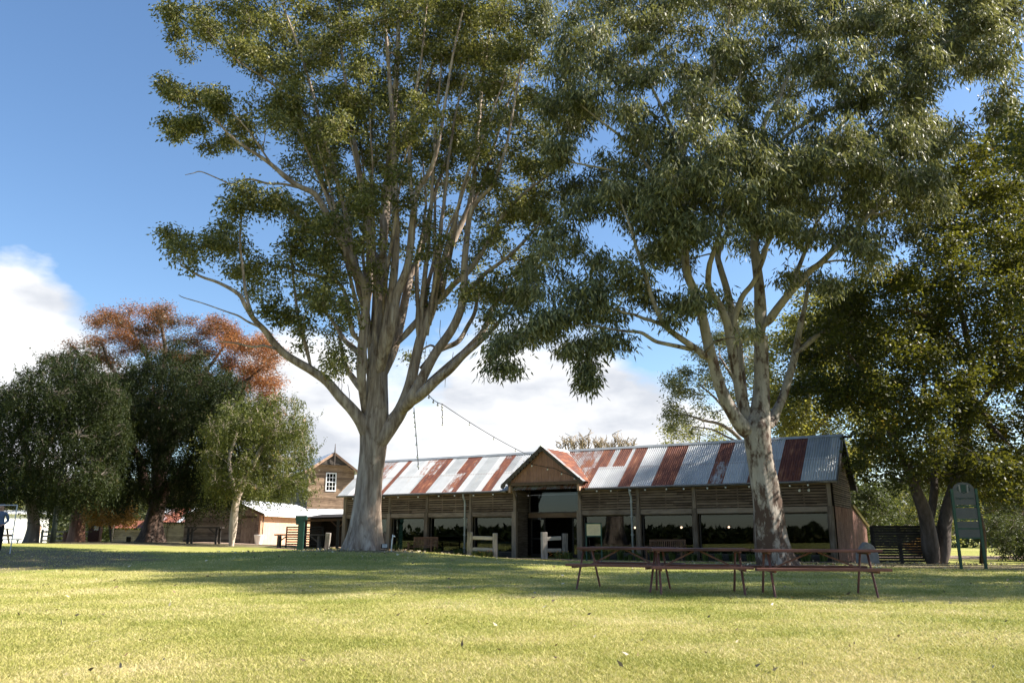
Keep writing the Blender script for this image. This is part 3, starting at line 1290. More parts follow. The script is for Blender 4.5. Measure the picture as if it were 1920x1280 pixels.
m.box((-15.25, -.10 + RY, 2.05), (.16, .05, .10))
m.build('notice_plate', 'sign_panel', barn)
# floodlights on the right slats
for x in (-1.35, -.95):
    m = MB()
    m.tube([(x, -.06, 3.17), (x, -.16, 3.15)], .02, 8)
    m.tube([(x, -.15, 3.16), (x, -.24, 3.10)], [.03, .055], 10)
    m.build('floodlight', 'white_paint', barn)

# lit pendant lamps inside the barn
for (x, y) in ((-9.75, 1.1), (-7.35, 1.2), (-5.0, 1.2), (-13.75, 2.2)):
    p = BW(x, y, 1.55 if x > -10 else 1.72)
    t = thing('pendant_lamp', 'small lit globe lamp hanging inside the barn behind the window glass', 'lamp', p, 0, 'lit globe lamps inside the barn')
    MB().ball((0, 0, 0), .05, 12, 8).build('globe', 'lamp_glow', t, smooth=True)
    MB().tube([(0, 0, .05), (0, 0, 1.9 if x > -10 else 1.75)], .006, 5).build('cord', 'cable_black', t)


# indoor tables
for i, (x, lab) in enumerate(((-26.2, 'dark indoor table seen through the window beside the gum trunk'), (-22.9, 'dark indoor table seen through the window behind the garden bench'),
                              (-17.6, 'dark indoor table seen through the window left of the porch'))):
    t = thing('dining_table', lab, 'table', BW(x, 2.3, 0), BR, 'tables inside the barn')
    MB().box((0, 0, .74), (1.6, .8, .05)).build('table_top', 'rustic_wood', t)
    for sx in (-.7, .7):
        for sy in (-.32, .32):
            MB().box((sx, sy, .36), (.08, .08, .72)).build('leg', 'rustic_wood', t)

# ------------------------------------------------------------------ left farm buildings
HX = np.array([-17.25, 80.0, 0.0])


def build_house():
    base = np.array([-17.75, 80.0, float(gz(-17.75, 80))])
    hr = R(26)
    h = thing('farmhouse', 'two storey weatherboard gable house with white sash window and finial', 'house', base, hr)
    hw, ze, za = 2.25, 7.25, 8.85
    m = MB()
    z = .1
    while z < za - .2:
        half = hw if z < ze else hw * (za - z) / (za - ze)
        # leave the window opening
        if 5.3 < z < 7.0 and half > .2:
            for a, b in ((-half, -.50), (.40, half)):
                if b - a > .05:
                    m.beam((a, 0, z + random.gauss(0, .008)), (b, -.0, z + random.gauss(0, .008)), .05, .19)
        elif half > .1:
            m.beam((-half, 0, z + random.gauss(0, .008)), (half, 0, z + random.gauss(0, .008)), .05, .19)
        z += .2
    m.build('wall', 'house_wood', h)
    s = MB()
    for x in (-hw, hw):
        s.box((x, 4.5, ze / 2), (.06, 9, ze))
    s.prism([(-hw, .06, 0), (hw, .06, 0), (hw, .06, ze), (0, .06, za - .1), (-hw, .06, ze)], (0, .03, 0), tone=.1)
    s.prism([(-hw, 9, 0), (hw, 9, 0), (hw, 9, ze), (0, 9, za - .1), (-hw, 9, ze)], (0, .05, 0))
    s.build('side_wall', 'grey_wood', h)
    rows_l = [(-(hw + .45) * t, za + .12 - (za - ze + .38) * t) for t in np.linspace(0, 1, 3)]
    for s_, nm in ((-1, 'roof'), (1, 'roof')):
        mb = MB()
        p = [(0, -.75, za + .15), (s_ * (hw + .5), -.75, ze - .22), (s_ * (hw + .5), 9.6, ze - .22), (0, 9.6, za + .15)]
        mb.prism(p, (0, 0, .05), .5)
        mb.build('roof', 'roof_zinc', h)
        b = MB().beam((0, -.78, za + .04), (s_ * (hw + .52), -.78, ze - .33), .05, .22)
        b.build('barge_board', 'trim_pale' if s_ < 0 else 'trim_brown', h)
    m = MB()
    m.prism([(-1.35, -.6, za - .98), (1.35, -.6, za - .98), (0, -.6, za - .02)], (0, .04, 0))
    m.beam((-1.5, -.62, za - 1.02), (1.5, -.62, za - 1.02), .08, .12)
    m.build('gable_infill', 'rustic_wood', h)
    MB().prism([(-5.2, -5.2, 2.42), (hw + .25, -5.2, 2.42), (hw + .25, -.04, 3.5), (-5.2, -.04, 3.5)], (0, 0, .05), .5).build('awning_roof', 'roof_zinc', h)
    m = MB()
    for z in np.arange(.1, 2.4, .2):
        m.beam((-5.0, -4.8, z), (hw, -4.8, z), .05, .185)
    m.build('front_wall', 'house_wood', h)
    for x in (-5.0, hw):
        MB().prism([(x, -4.8, 0), (x, -.05, 0), (x, -.05, 3.44), (x, -4.8, 2.45)], (.05, 0, 0)).build('cheek_wall', 'grey_wood', h)
    MB().tube([(0, -.84, za - 1.15), (0, -.84, za + .25), (0, -.84, za + .95)], [.07, .06, .025], 8).build('finial', 'trim_dark', h)
    w = MB()
    for (cx, cz, sx, sz) in ((-.05, 5.30, 1.02, .12), (-.05, 7.0, 1.02, .10), (-.52, 6.15, .09, 1.75), (.42, 6.15, .09, 1.75), (-.05, 6.15, .9, .09)):
        w.box((cx, -.05, cz), (sx, .09, sz))
    for x in (-.21, .11):
        w.box((x, -.05, 6.15), (.04, .06, 1.66))
    for z in (5.73, 6.58):
        w.box((-.05, -.05, z), (.86, .06, .04))
    w = w.build('window', 'white_paint', h)
    MB().box((-.05, .0, 6.15), (.9, .01, 1.66)).build('pane', 'window_glass', w)
    MB().tube([(hw + .45, -.6, ze - .25), (hw + .1, -.1, ze - .6), (hw + .1, -.1, 1)], .05, 6).build('downpipe', 'trim_dark', h)


k = NT('roof_zinc')
nz = k.noise(k.coords((6, .4, .4)), 2, 4)
cz = k.ramp(nz, [(.3, (.50, .52, .54)), (.7, (.64, .66, .68))])
wv = k.n('ShaderNodeTexWave', wave_type='BANDS', bands_direction='X')
wv.inputs['Scale'].default_value = 1.6
k.l(k.coords(), wv.inputs['Vector'])
k.done(k.princ(cz, .45, .45, bump=wv.outputs['Fac'], bs=.5, bd=.03))
build_house()


def build_shed():
    """weatherboard shed: shaded board end with a door, sunny pink iron side, white skillion roof"""
    base = np.array([-19.6, 64.0, float(gz(-19.6, 64))])
    h = thing('weatherboard_shed', 'grey board shed with plank door, pink iron side and pale skillion roof', 'shed', base, -R(8))
    # local x along the end wall (left negative), y back along the pink side
    ze = 2.35
    m = MB()
    z = -.2
    while z < ze + 1.0:
        xl = -6.2 if z < ze - .1 else -6.2 + (z - ze + .1) * 2.9
        xr = 0.0 if z < ze else -(z - ze) * 2.3
        if xr - xl > .2:
            if z < 2.2:
                m.beam((xl, 0, z), (-1.55, 0, z), .05, .17)
                m.beam((-.25, 0, z), (xr, 0, z), .05, .17)
            else:
                m.beam((xl, 0, z + random.gauss(0, .006)), (xr, 0, z + random.gauss(0, .006)), .05, .17)
        z += .18
    m.box((-3.1, .06, 1.2), (6.1, .03, 2.6), tone=.05)
    m.build('end_wall', 'grey_wood', h)
    d = MB()
    for i in range(8):
        d.box((-1.5 + .08 + i * .158, -.02, 1.0), (.15, .04, 2.1))
    d.box((-.9, -.05, 1.25), (1.25, .03, .10))
    d = d.build('door', 'door_wood', h)
    MB().box((-1.3, -.05, 2.0), (.3, .02, .05)).build('hinge', 'rusty_iron', d)
    # pink iron side wall, ribs vertical
    n = 400
    V, F = [], []
    for k_ in range(n + 1):
        y = 12.5 * k_ / n
        V += [(.0 + .012 * math.sin(2 * math.pi * y / .12), y, -.2), (.0 + .012 * math.sin(2 * math.pi * y / .12), y, ze)]
    for k_ in range(n):
        F.append((2 * k_, 2 * k_ + 2, 2 * k_ + 3, 2 * k_ + 1))
    me = bpy.data.meshes.new('iron_wall')
    me.from_pydata(V, [], F)
    me.materials.append(MATS['pink_iron'])
    o_ = bpy.data.objects.new('iron_wall', me)
    COL.objects.link(o_)
    o_.parent = h
    MB().box((.04, -.02, 1.1), (.14, .12, 2.5)).build('corner_board', 'trim_pale', h)
    MB().tube([(.12, .35, ze), (.12, .35, 0)], .045, 8).build('downpipe', 'trim_dark', h)
    r = MB().prism([(.45, -.35, ze - .08), (-2.6, -.35, ze + 1.15), (-2.6, 13.2, ze + 1.15), (.45, 13.2, ze - .08)], (0, 0, .05))
    r.prism([(-2.6, -.35, ze + 1.15), (-6.6, -.35, ze - .2), (-6.6, 13.2, ze - .2), (-2.6, 13.2, ze + 1.15)], (0, 0, .05))
    r.build('roof', 'roof_zinc', h)
    MB().beam((.48, -.38, ze - .09), (-2.6, -.38, ze + 1.12), .05, .2).build('barge_board', 'trim_brown', h)
    MB().tube([(.5, -.35, ze - .12), (.5, 13.0, ze - .12)], .07, 8).build('gutter', 'white_paint', h)
    MB().box((-6.2, 6, 1.0), (.08, 12, 2.3)).build('side_wall', 'grey_wood', h)
    MB().prism([(0, 12.5, -.2), (-6.2, 12.5, -.2), (-6.2, 12.5, 2.1), (-2.6, 12.5, ze + 1.0), (0, 12.5, ze)], (0, .05, 0)).build('rear_wall', 'grey_wood', h)


build_shed()


def build_veranda():
    base = np.array([-12.4, 54.0, float(gz(-12.4, 54)) - .45])
    h = thing('veranda', 'dark open veranda with low iron roof beside the gum trunk', 'veranda', base, -R(3))
    MB().prism([(-1.35, -.4, 2.32), (2.6, -.4, 2.42), (2.6, 4.4, 2.75), (-1.35, 4.4, 2.65)], (0, 0, .07)).build('roof', 'dark_wood', h)
    for x in (-1.1, 1.05, 2.5):
        MB().box((x, -.1, 1.1), (.16, .16, 2.4)).build('post', 'rustic_wood', h)
    MB().beam((-1.2, -.1, 2.22), (2.6, -.1, 2.3), .1, .14).build('beam', 'bench_wood', h)
    MB().box((.6, 4.2, 1.2), (3.9, .08, 2.8)).build('rear_wall', 'dark_wood', h)
    MB().box((-1.3, 2.9, 1.2), (.06, 2.6, 2.6)).build('side_wall', 'dark_wood', h)
    for x in (-1, 1):
        MB().beam((1.05 + x * .05, -.1, 1.8), (1.05 + x * .5, -.1, 2.2), .07, .07).build('brace', 'bench_wood', h)


build_veranda()


def build_long_shed():
    base = np.array([-30.0, 78.0, float(gz(-30, 78))])
    h = thing('long_shed', 'long low grey slab shed with rusty iron roof behind the dark tree', 'shed', base, R(1))
    m = MB()
    x = -8.2
    for row in range(12):
        z = -.1 + row * .2
        m.beam((-4.4, 0, z), (5.4, 0, z), .06, .185)
    for row in range(9):
        z = -.1 + row * .2
        m.beam((-7.6, .3, z), (-4.42, .3, z), .06, .185)
    for x in (-7.6, -4.4, -2.6, -.1, 2.3, 5.3):
        m.box((x, -.05, .9), (.14, .16, 2.3))
    m.build('wall', 'grey_wood', h)
    MB().box((.35, -.06, .65), (.55, .05, 1.15)).build('opening', 'dark_interior', h)
    MB().box((-6.2, .24, .5), (.4, .05, .9)).build('hatch', 'dark_interior', h)
    ry = [(-.5, 2.3), (.7, 2.75), (1.9, 3.2), (3.2, 3.7)]

    def f(x, y):
        return .95 if (math.sin(x * 2.1) > .1) else (.6 if math.sin(x * 5.3) > .3 else .2)
    corrugate('roof', 'rust_roof', h, -4.7, 5.6, ry, f, wl=.25, per=4)
    corrugate('low_roof', 'rust_roof', h, -7.9, -4.5, [(-.1, 1.75), (2.9, 2.5)], lambda x, y: .85, wl=.25, per=4)
    MB().box((.5, 3.3, 1.8), (10, .06, 3.8)).build('rear_wall', 'grey_wood', h)


build_long_shed()

h = thing('white_shed', 'low white walled outbuilding behind the picnic table under the trees', 'shed', gp(-49.5, 80), R(38))
MB().box((0, 1.5, 1.4), (8.0, 3, 3.4)).build('wall', 'white_paint', h)
MB().prism([(-4.2, -.3, 3.1), (4.2, -.3, 3.1), (4.2, 3.4, 3.5), (-4.2, 3.4, 3.5)], (0, 0, .08)).build('roof', 'roof_zinc', h)
MB().box((2.9, -.03, 1.0), (.9, .05, 2.0)).build('door', 'trim_pale', h)
h = thing('notice_cabinet', 'dark red upright cabinet with a white notice beside the long shed', 'cabinet', gp(-33.3, 66), R(4))
MB().box((0, 0, .95), (.85, .5, 1.5)).box((0, 0, 1.75), (1.0, .65, .10)).build('body', 'dark_red', h)
MB().box((.16, -.26, 1.35), (.32, .02, .32)).build('notice', 'white_paint', h)
for x in (-.3, .3):
    MB().box((x, 0, .1), (.12, .3, .24)).build('leg', 'white_paint', h)
t = tag(MB().lathe(gp(-34.3, 64), [(0, .36), (.05, .4), (.3, .41), (.33, .43), (.36, .41), (.65, .41), (.68, .43), (.71, .41), (.95, .4), (1.0, .36)]).build('barrel', 'rusty_iron'), 'rusty steel drum left of the dark red cabinet', 'barrel')
h = thing('trestle', 'low white trestle seat beside the rusty brown tree trunk', 'bench', gp(-37.0, 61), R(5))
MB().box((0, 0, .42), (1.5, .4, .06)).build('seat', 'white_paint', h)
for x in (-.55, .55):
    MB().beam((x, -.14, 0), (x, .14, .4), .06, .06).beam((x, .14, 0), (x, -.14, .4), .06, .06).build('leg', 'white_paint', h)
# paddock rails far left
h = thing('paddock_fence', 'weathered post and rail paddock fence behind the left trees', 'fence', gp(-35, 67), R(3))
for i in range(5):
    MB().box((-3 + i * 1.0, 0, .55), (.14, .14, 1.5)).build('post', 'grey_wood', h)
for z in (.45, .8, 1.15):
    MB().beam((-3, -.06, z), (1.1, -.06, z), .05, .12).build('rail', 'grey_wood', h)

# pole, person, frame, tables at the far left
PB = gp(-26.9, 48.5)
t = thing('tall_pole', 'tall straight dark green pole rising through the dark left tree', 'pole', PB)
MB().lathe((0, 0, 0), [(-.3, .15), (1.0, .145), (6, .12), (10.9, .09)], 12).build('shaft', 'pole_paint', t, smooth=True)
MB().lathe((0, 0, 10.9), [(0, .09), (.03, .11), (.10, .11), (.14, .03)], 12).build('cap', 'pole_paint', t, smooth=True)
t = thing('metal_frame', 'thin grey metal goal frame standing beside the person in blue', 'frame', gp(-18.25, 30.2), R(8))
for x in (0, -2.4):
    fr = MB()
    fr.tube([(x, 0, -.1), (x + .02, 0, 1.72)], .022, 8)
    fr.build('upright', 'frame_grey', t)
MB().tube([(.03, 0, 1.72), (-2.4, 0, 1.72)], .02, 8).build('crossbar', 'frame_grey', t)


def plank_table(name, label, loc, rz, ln=1.9, mat='dark_wood'):
    t = thing(name, label, 'picnic table', loc, rz)
    tp = MB()
    for i in range(5):
        tp.box((0, -.34 + i * .17, .75), (ln, .155, .045))
    tp.build('table_top', mat, t)
    for s in (-1, 1):
        sb = MB()
        for i in range(2):
            sb.box((0, s * (.62 + i * .15), .45), (ln, .14, .04))
        sb.build('seat', mat, t)
    for x in (-ln / 2 + .3, ln / 2 - .3):
        for s in (-1, 1):
            MB().beam((x, s * .3, .73), (x, s * .72, -.02), .05, .1).build('leg', mat, t)
        MB().beam((x + .05, -.75, .41), (x + .05, .75, .41), .05, .1).build('seat_support', mat, t)
    return t


plank_table('picnic_table', 'dark timber picnic table in front of the white outbuilding', gp(-27.2, 43.0), R(6), 2.0)


def rustic(name, label, loc, rz, ln, dep, ht, mat='rustic_wood', cat='table', skew=0):
    t = thing(name, label, cat, loc, rz)
    tp = MB()
    for i in range(4):
        tp.box((random.gauss(0, .02), -dep / 2 + dep * (i + .5) / 4, ht), (ln, dep / 4 * .94, .09))
    tp.build('table_top', mat, t)
    for x in (-ln / 2 + .25, ln / 2 - .25):
        for s in (-1, 1):
            MB().beam((x, s * (dep / 2 - .1), -.05), (x, s * (dep / 2 - .12), ht - .05), .13, .13).build('leg', mat, t)
    m = MB()
    m.beam((-ln / 2 + .25, -dep / 2 + .1, ht - .45), (-ln / 2 + .75, -dep / 2 + .1, ht - .06), .07, .07)
    m.beam((ln / 2 - .25, -dep / 2 + .1, ht - .45), (ln / 2 - .75, -dep / 2 + .1, ht - .06), .07, .07)
    m.build('brace', mat, t)
    return t


rustic('rustic_table', 'dark rough slab table between the big dark trunk and the slim pale trunk', gp(-20.3, 54.5), R(4), 2.3, 1.0, 1.05)
rustic('slab_bench', 'long mossy timber slab table in front of the pink shed wall', gp(-12.9, 50.2), R(2), 2.9, .7, .82, 'rustic_wood')
t = thing('slat_screen', 'dark slatted timber screen behind the mossy slab table', 'screen', gp(-13.2, 52.6), R(2))
m = MB()
for i in range(8):
    m.box((0, 0, .25 + i * .15), (2.3, .03, .085))
m.build('slat', 'dark_wood', t)
for x in (-1.15, 0, 1.15):
    MB().box((x, .05, .65), (.08, .08, 1.4)).build('post', 'dark_wood', t)
t = thing('green_post', 'square green timber post with a short cap arm beside the slab table', 'post', gp(-11.75, 46.0), R(5))
MB().box((0, 0, .7), (.32, .24, 1.9)).build('shaft', 'green_paint', t)
MB().box((-.02, 0, 1.76), (.62, .26, .24)).box((-.22, 0, 1.52), (.14, .24, .26)).build('cap_arm', 'green_paint', t)
t = thing('white_tub', 'small white tapered tub at the foot of the pink wall', 'tub', gp(-17.9, 58.5))
MB().lathe((0, 0, 0), [(0, .22), (.05, .24), (.62, .33), (.66, .36), (.68, .33)], 16).build('body', 'white_paint', t, smooth=True)
MB().tube([(-.33, 0, .6), (-.2, -.3, .66), (.2, -.3, .66), (.33, 0, .6)], .012, 6).build('handle', 'frame_grey', t)
t = tag(MB().beam(gp(-10.6, 47.5, -.1), gp(-10.55, 47.5, 1.0), .28, .26, up=(0, 1, 0)).build('fence_stump', 'fence_post_wood', bevel=.03), 'pale weathered stump post just left of the gum trunk', 'post')

# ------------------------------------------------------------------ person
def skin_body(nodes, edges, parent, name, mats, pick, sub=2, off=(0, 0, 0)):
    me = bpy.data.meshes.new(name)
    me.from_pydata([n[0] for n in nodes], edges, [])
    o = bpy.data.objects.new(name, me)
    COL.objects.link(o)
    sk = o.modifiers.new('skin', 'SKIN')
    sk.use_smooth_shade = True
    for i, n in enumerate(nodes):
        r = n[1]
        me.skin_vertices[0].data[i].radius = r if isinstance(r, tuple) else (r, r)
    me.skin_vertices[0].data[0].use_root = True
    s = o.modifiers.new('sub', 'SUBSURF')
    s.levels = s.render_levels = sub
    dg = bpy.context.evaluated_depsgraph_get()
    ev = bpy.data.meshes.new_from_object(o.evaluated_get(dg))
    o.modifiers.clear()
    o.data = ev
    ev.name = name
    ev.materials.clear()
    for q in mats:
        ev.materials.append(MATS[q])
    for p in ev.polygons:
        p.material_index = pick(p.center)
        p.use_smooth = True
    o.parent = parent
    return o


def build_person():
    t = thing('person', 'person in a blue long sleeved shirt and black trousers at the left edge', 'person', gp(-19.40, 31.2), R(12))
    N, E = [], []

    def a(p, r, par=None):
        N.append((p, r))
        if par is not None:
            E.append((par, len(N) - 1))
        return len(N) - 1
    pel = a((0, 0, .95), (.16, .12))
    wa = a((0, 0, 1.10), (.15, .11), pel)
    ch = a((0, -.01, 1.30), (.18, .12), wa)
    nb = a((0, .0, 1.46), (.085, .075), ch)
    nk = a((0, -.01, 1.52), (.06, .06), nb)
    hd = a((0, -.03, 1.60), (.078, .092), nk)
    tp = a((0, -.02, 1.70), (.072, .085), hd)
    a((0, -.115, 1.605), (.016, .018), hd)      # nose
    for s in (-1, 1):
        a((s * .085, -.01, 1.615), (.012, .022), hd)   # ears
        sh = a((s * .19, 0, 1.41), .066, ch)
        el = a((s * .27, .04, 1.14), .05, sh)
        wr = a((s * .20, -.16, .99), .033, el)
        pm = a((s * .175, -.235, .965), (.036, .022), wr)
        for j, (dx, ln) in enumerate(((-.024, .062), (-.008, .072), (.008, .068), (.024, .054))):
            k1 = a((s * (.165 - dx), -.285, .955), .010, pm)
            k2 = a((s * (.160 - dx), -.285 - ln * .5, .935), .009, k1)
            a((s * (.158 - dx), -.285 - ln * .6, .905), .008, k2)
        th = a((s * .135, -.24, .975), .012, pm)
        a((s * .115, -.275, .965), .009, th)
        hp = a((s * .10, 0, .88), .10, pel)
        kn = a((s * .12, -.02, .49), .066, hp)
        an = a((s * .13, .03, .09), .045, kn)
        a((s * .14, -.10, .04), (.045, .035), an)

    def pick(c):
        if c.z > 1.475:
            return 0
        if c.y < -.19:
            return 0
        if c.z > .97 or abs(c.x) > .2 and c.z > .9:
            return 1
        return 2
    skin_body(N, E, t, 'body', ['skin', 'shirt_blue', 'trousers_black'], pick)
    hm = MB()
    hm.ball((0, .005, 1.685), .098, 14, 9, (1, 1.12, .85))
    hm.ball((0, .055, 1.61), .075, 12, 8, (1.1, .7, 1.2))
    hm.build('hair', 'hair_dark', t, smooth=True)
    m = MB()
    for s in (-1, 1):
        m.ball((s * .03, -.098, 1.63), .011, 8, 6)
    m.build('eye', 'black_rubber', t, smooth=True)
    MB().ball((0, -.096, 1.555), .02, 8, 6, (1.2, .4, .35)).build('mouth', 'dark_red', t)


build_person()

# ------------------------------------------------------------------ foreground picnic tables
def steel_table(label, pl, pr, ovl, ovr, k=0):
    """pl, pr: feet of the near legs (left, right)"""
    pl, pr = np.array(pl, float), np.array(pr, float)
    c = (pl + pr) / 2
    rz = math.atan2(pr[1] - pl[1], pr[0] - pl[0])
    half = np.linalg.norm(pr[:2] - pl[:2]) / 2
    # centre of the table stands back from its near legs
    SP = .58
    cc = c[:2] + np.array([-math.sin(rz), math.cos(rz)]) * SP
    t = thing('picnic_table', label, 'picnic table', gp(cc[0], cc[1]), rz, 'red brown picnic tables in a row')
    x0, x1 = -half - ovl, half + ovr
    tp = MB()
    for i in range(4):
        e0, e1 = random.gauss(0, .012), random.gauss(0, .012)
        tp.box(((x0 + x1 + e0 + e1) / 2, -.30 + i * .20, .765 + random.gauss(0, .002)), (x1 - x0 + e1 - e0, .185, .045))
    tp.build('table_top', 'table_wood', t, bevel=.006)
    for s in (-1, 1):
        sb = MB()
        for i in range(2):
            sb.box(((x0 + x1) / 2 - .03, s * (.60 + i * .14), .465), (x1 - x0 + .06, .13, .045))
        sb.build('seat', 'table_wood', t, bevel=.006)
    for x in (-half, half):
        for s in (-1, 1):
            MB().tube([(x, s * .20, .74), (x, s * .58, 0), (x, s * .585, -.02)], .021, 8, .5).build('leg', 'table_steel', t, smooth=True)
        m = MB().beam((x, -.74, .425), (x, .74, .425), .04, .035, tone=.5)
        m.beam((x, -.34, .725), (x, .34, .725), .04, .035, tone=.5)
        m.build('cross_bar', 'table_steel', t)
    m = MB()
    m.beam((-half + .02, 0, .43), (-.06, 0, .735), .028, .028, tone=.5)
    m.beam((half - .02, 0, .43), (.06, 0, .735), .028, .028, tone=.5)
    m.build('brace', 'table_steel', t)
    return t


steel_table('nearest red brown picnic table of three, at the right hand end of the row', gp(4.46, 14.25), gp(6.12, 14.05), .24, .20)
steel_table('middle red brown picnic table of the row of three, before the gum trunk', gp(2.62, 14.75), gp(4.05, 14.6), .10, .14)
steel_table('leftmost red brown picnic table of the row, before the cream notice board', gp(1.22, 15.9), gp(2.50, 15.2), .06, .26)

# ------------------------------------------------------------------ rail fences either side of the door
def rail_fence(label, a, b, jag=False):
    t = thing('rail_fence', label, 'fence', a, math.atan2(b[1] - a[1], b[0] - a[0]))
    ln = math.hypot(b[0] - a[0], b[1] - a[1])
    for x, w, hh in ((0, .28, 1.28), (ln, .24, 1.22)):
        MB().beam((x, 0, -.2), (x + random.gauss(0, .01), 0, hh), w, .22, up=(0, 1, 0)).build('post', 'fence_post_wood', t, bevel=.025)
    for z in (.98, .42):
        m = MB().beam((.08, -.02, z + random.gauss(0, .015)), (ln - (.0 if not jag else .22), -.02, z + random.gauss(0, .02)), .08, .18)
        m.build('rail', 'fence_wood', t, bevel=.02)
    return t


rail_fence('pale weathered two rail fence panel with flowers at its foot, left of the porch door', gp(-2.13, 42.0), gp(-.84, 41.85))
rail_fence('weathered two rail fence panel right of the porch door, behind the cream notice board', gp(1.58, 40.6), gp(2.62, 41.0), True)


def garden_bench(label, loc, rz, ln=1.55):
    t = thing('garden_bench', label, 'bench', loc, rz)
    m = MB()
    for i in range(5):
        m.box((0, -.22 + i * .105, .44), (ln, .085, .03))
    m.build('seat', 'bench_wood', t)
    m = MB()
    m.beam((-ln / 2, .30, .93), (ln / 2, .30, .93), .04, .09)
    m.beam((-ln / 2, .27, .52), (ln / 2, .27, .52), .04, .07)
    n = 18
    for i in range(n):
        x = -ln / 2 + ln * (i + .5) / n
        m.beam((x, .275, .54), (x, .30, .9), .045, .02, up=(0, 1, 0))
    m.build('backrest', 'bench_wood', t)
    for s in (-1, 1):
        MB().beam((s * ln / 2, -.26, -.03), (s * ln / 2, -.26, .66), .07, .07).build('leg', 'bench_wood', t)
        MB().beam((s * ln / 2, .27, -.03), (s * ln / 2, .31, .97), .07, .07).build('leg', 'bench_wood', t)
        MB().box((s * ln / 2, .0, .67), (.08, .62, .04)).build('armrest', 'bench_wood', t)
    return t


b = BW(-21.3, -1.2)
garden_bench('slatted timber garden bench facing the lawn, in front of the barn left of the porch', gp(b[0], b[1]), BR)
b = BW(-7.4, -1.1)
garden_bench('slatted timber garden bench half hidden behind the middle picnic table', gp(b[0], b[1]), BR, 1.7)

# cream notice board
b = gp(3.42, 34.6)
t = thing('notice_board', 'cream notice board in a green frame on two green legs', 'sign', b, R(-4))
MB().box((0, 0, 1.28), (.58, .03, .47)).build('panel', 'cream_board', t)
m = MB()
for (x, z, sx, sz) in ((0, 1.54, .68, .05), (0, 1.02, .68, .05), (-.315, 1.28, .05, .56), (.315, 1.28, .05, .56)):
    m.box((x, -.005, z), (sx, .05, sz))
m.build('frame', 'dark_green_paint', t)
for x in (-.315, .315):
    MB().box((x, 0, .45), (.05, .045, 1.1)).build('leg', 'dark_green_paint', t)
m = MB()
for i in range(10):
    m.box((random.uniform(-.02, .02), -.0165, 1.44 - i * .034), (random.uniform(.36, .48), .002, .006))
m.build('lettering', 'trim_pale', t)

# tall sign pylon on the right
b = gp(14.55, 26.3)
t = thing('pylon_sign', 'tall arched grey sign with four panels between green legs under the right trees', 'sign', b, R(-6))
for x in (-.37, .37):
    MB().box((x, 0, 1.22), (.075, .075, 2.55)).build('leg', 'dark_green_paint', t)
    pass
z0 = 1.98
poly = [(-.33, -.01, z0), (.33, -.01, z0), (.33, -.01, 2.42)]
for i in range(9):
    a = math.pi * i / 8
    poly.append((.33 * math.cos(a), -.01, 2.46 + .24 * math.sin(a)))
poly.append((-.33, -.01, 2.42))
MB().prism(poly, (0, .03, 0)).build('header_panel', 'sign_panel', t)
for zc, hh in ((1.72, .34), (1.36, .22), (1.10, .27)):
    p = MB().box((0, 0, zc), (.66, .03, hh)).build('panel', 'sign_panel', t)
    m = MB()
    nl = 5 if hh > .3 else 3
    for i in range(nl):
        m.box((-.02 + random.uniform(-.02, .02), -.0165, zc + hh * (.36 - .72 * (i + .5) / nl)), (random.uniform(.42, .56), .002, .012))
    m.build('lettering', 'sign_text', p)
for z in (1.94, 1.52, 1.24, .95):
    MB().box((0, 0, z), (.68, .05, .045)).build('cross_rail', 'dark_green_paint', t)
e = MB()
e.prism([(-.07, -.013, 2.40), (.07, -.013, 2.40), (.085, -.013, 2.62), (-.085, -.013, 2.62)], (0, -.004, 0))
e.tube([(-.09, -.015, 2.40), (0, -.015, 2.35), (.09, -.015, 2.40)], .014, 6)
e.tube([(-.17, -.015, 2.42), (-.2, -.015, 2.5), (-.15, -.015, 2.56)], .012, 6)
e.tube([(.17, -.015, 2.42), (.2, -.015, 2.5), (.15, -.015, 2.56)], .012, 6)
e.build('emblem', 'sign_ink', t)
e = MB()
e.prism([(-.13, -.012, 2.38), (-.10, -.012, 2.38), (-.11, -.012, 2.62), (-.15, -.012, 2.62)], (0, -.003, 0))
e.build('emblem_column', 'stone_grey', t)
e = MB()
e.prism([(.10, -.012, 2.38), (.13, -.012, 2.38), (.15, -.012, 2.62), (.11, -.012, 2.62)], (0, -.003, 0))
e.build('emblem_column', 'stone_grey', t)
tc = bpy.data.curves.new('title', 'FONT')
tc.body = 'Belgenny Farm'
tc.size = .093
tc.extrude = .002
tc.align_x = 'CENTER'
tc.materials.append(MATS['sign_ink'])
to = bpy.data.objects.new('title', tc)
COL.objects.link(to)
tm = bpy.data.meshes.new_from_object(to.evaluated_get(bpy.context.evaluated_depsgraph_get()))
bpy.data.objects.remove(to)
to = bpy.data.objects.new('title', tm)
COL.objects.link(to)
to.parent = t
to.location = (0, -.016, 2.16)
to.rotation_euler = (R(90), 0, 0)

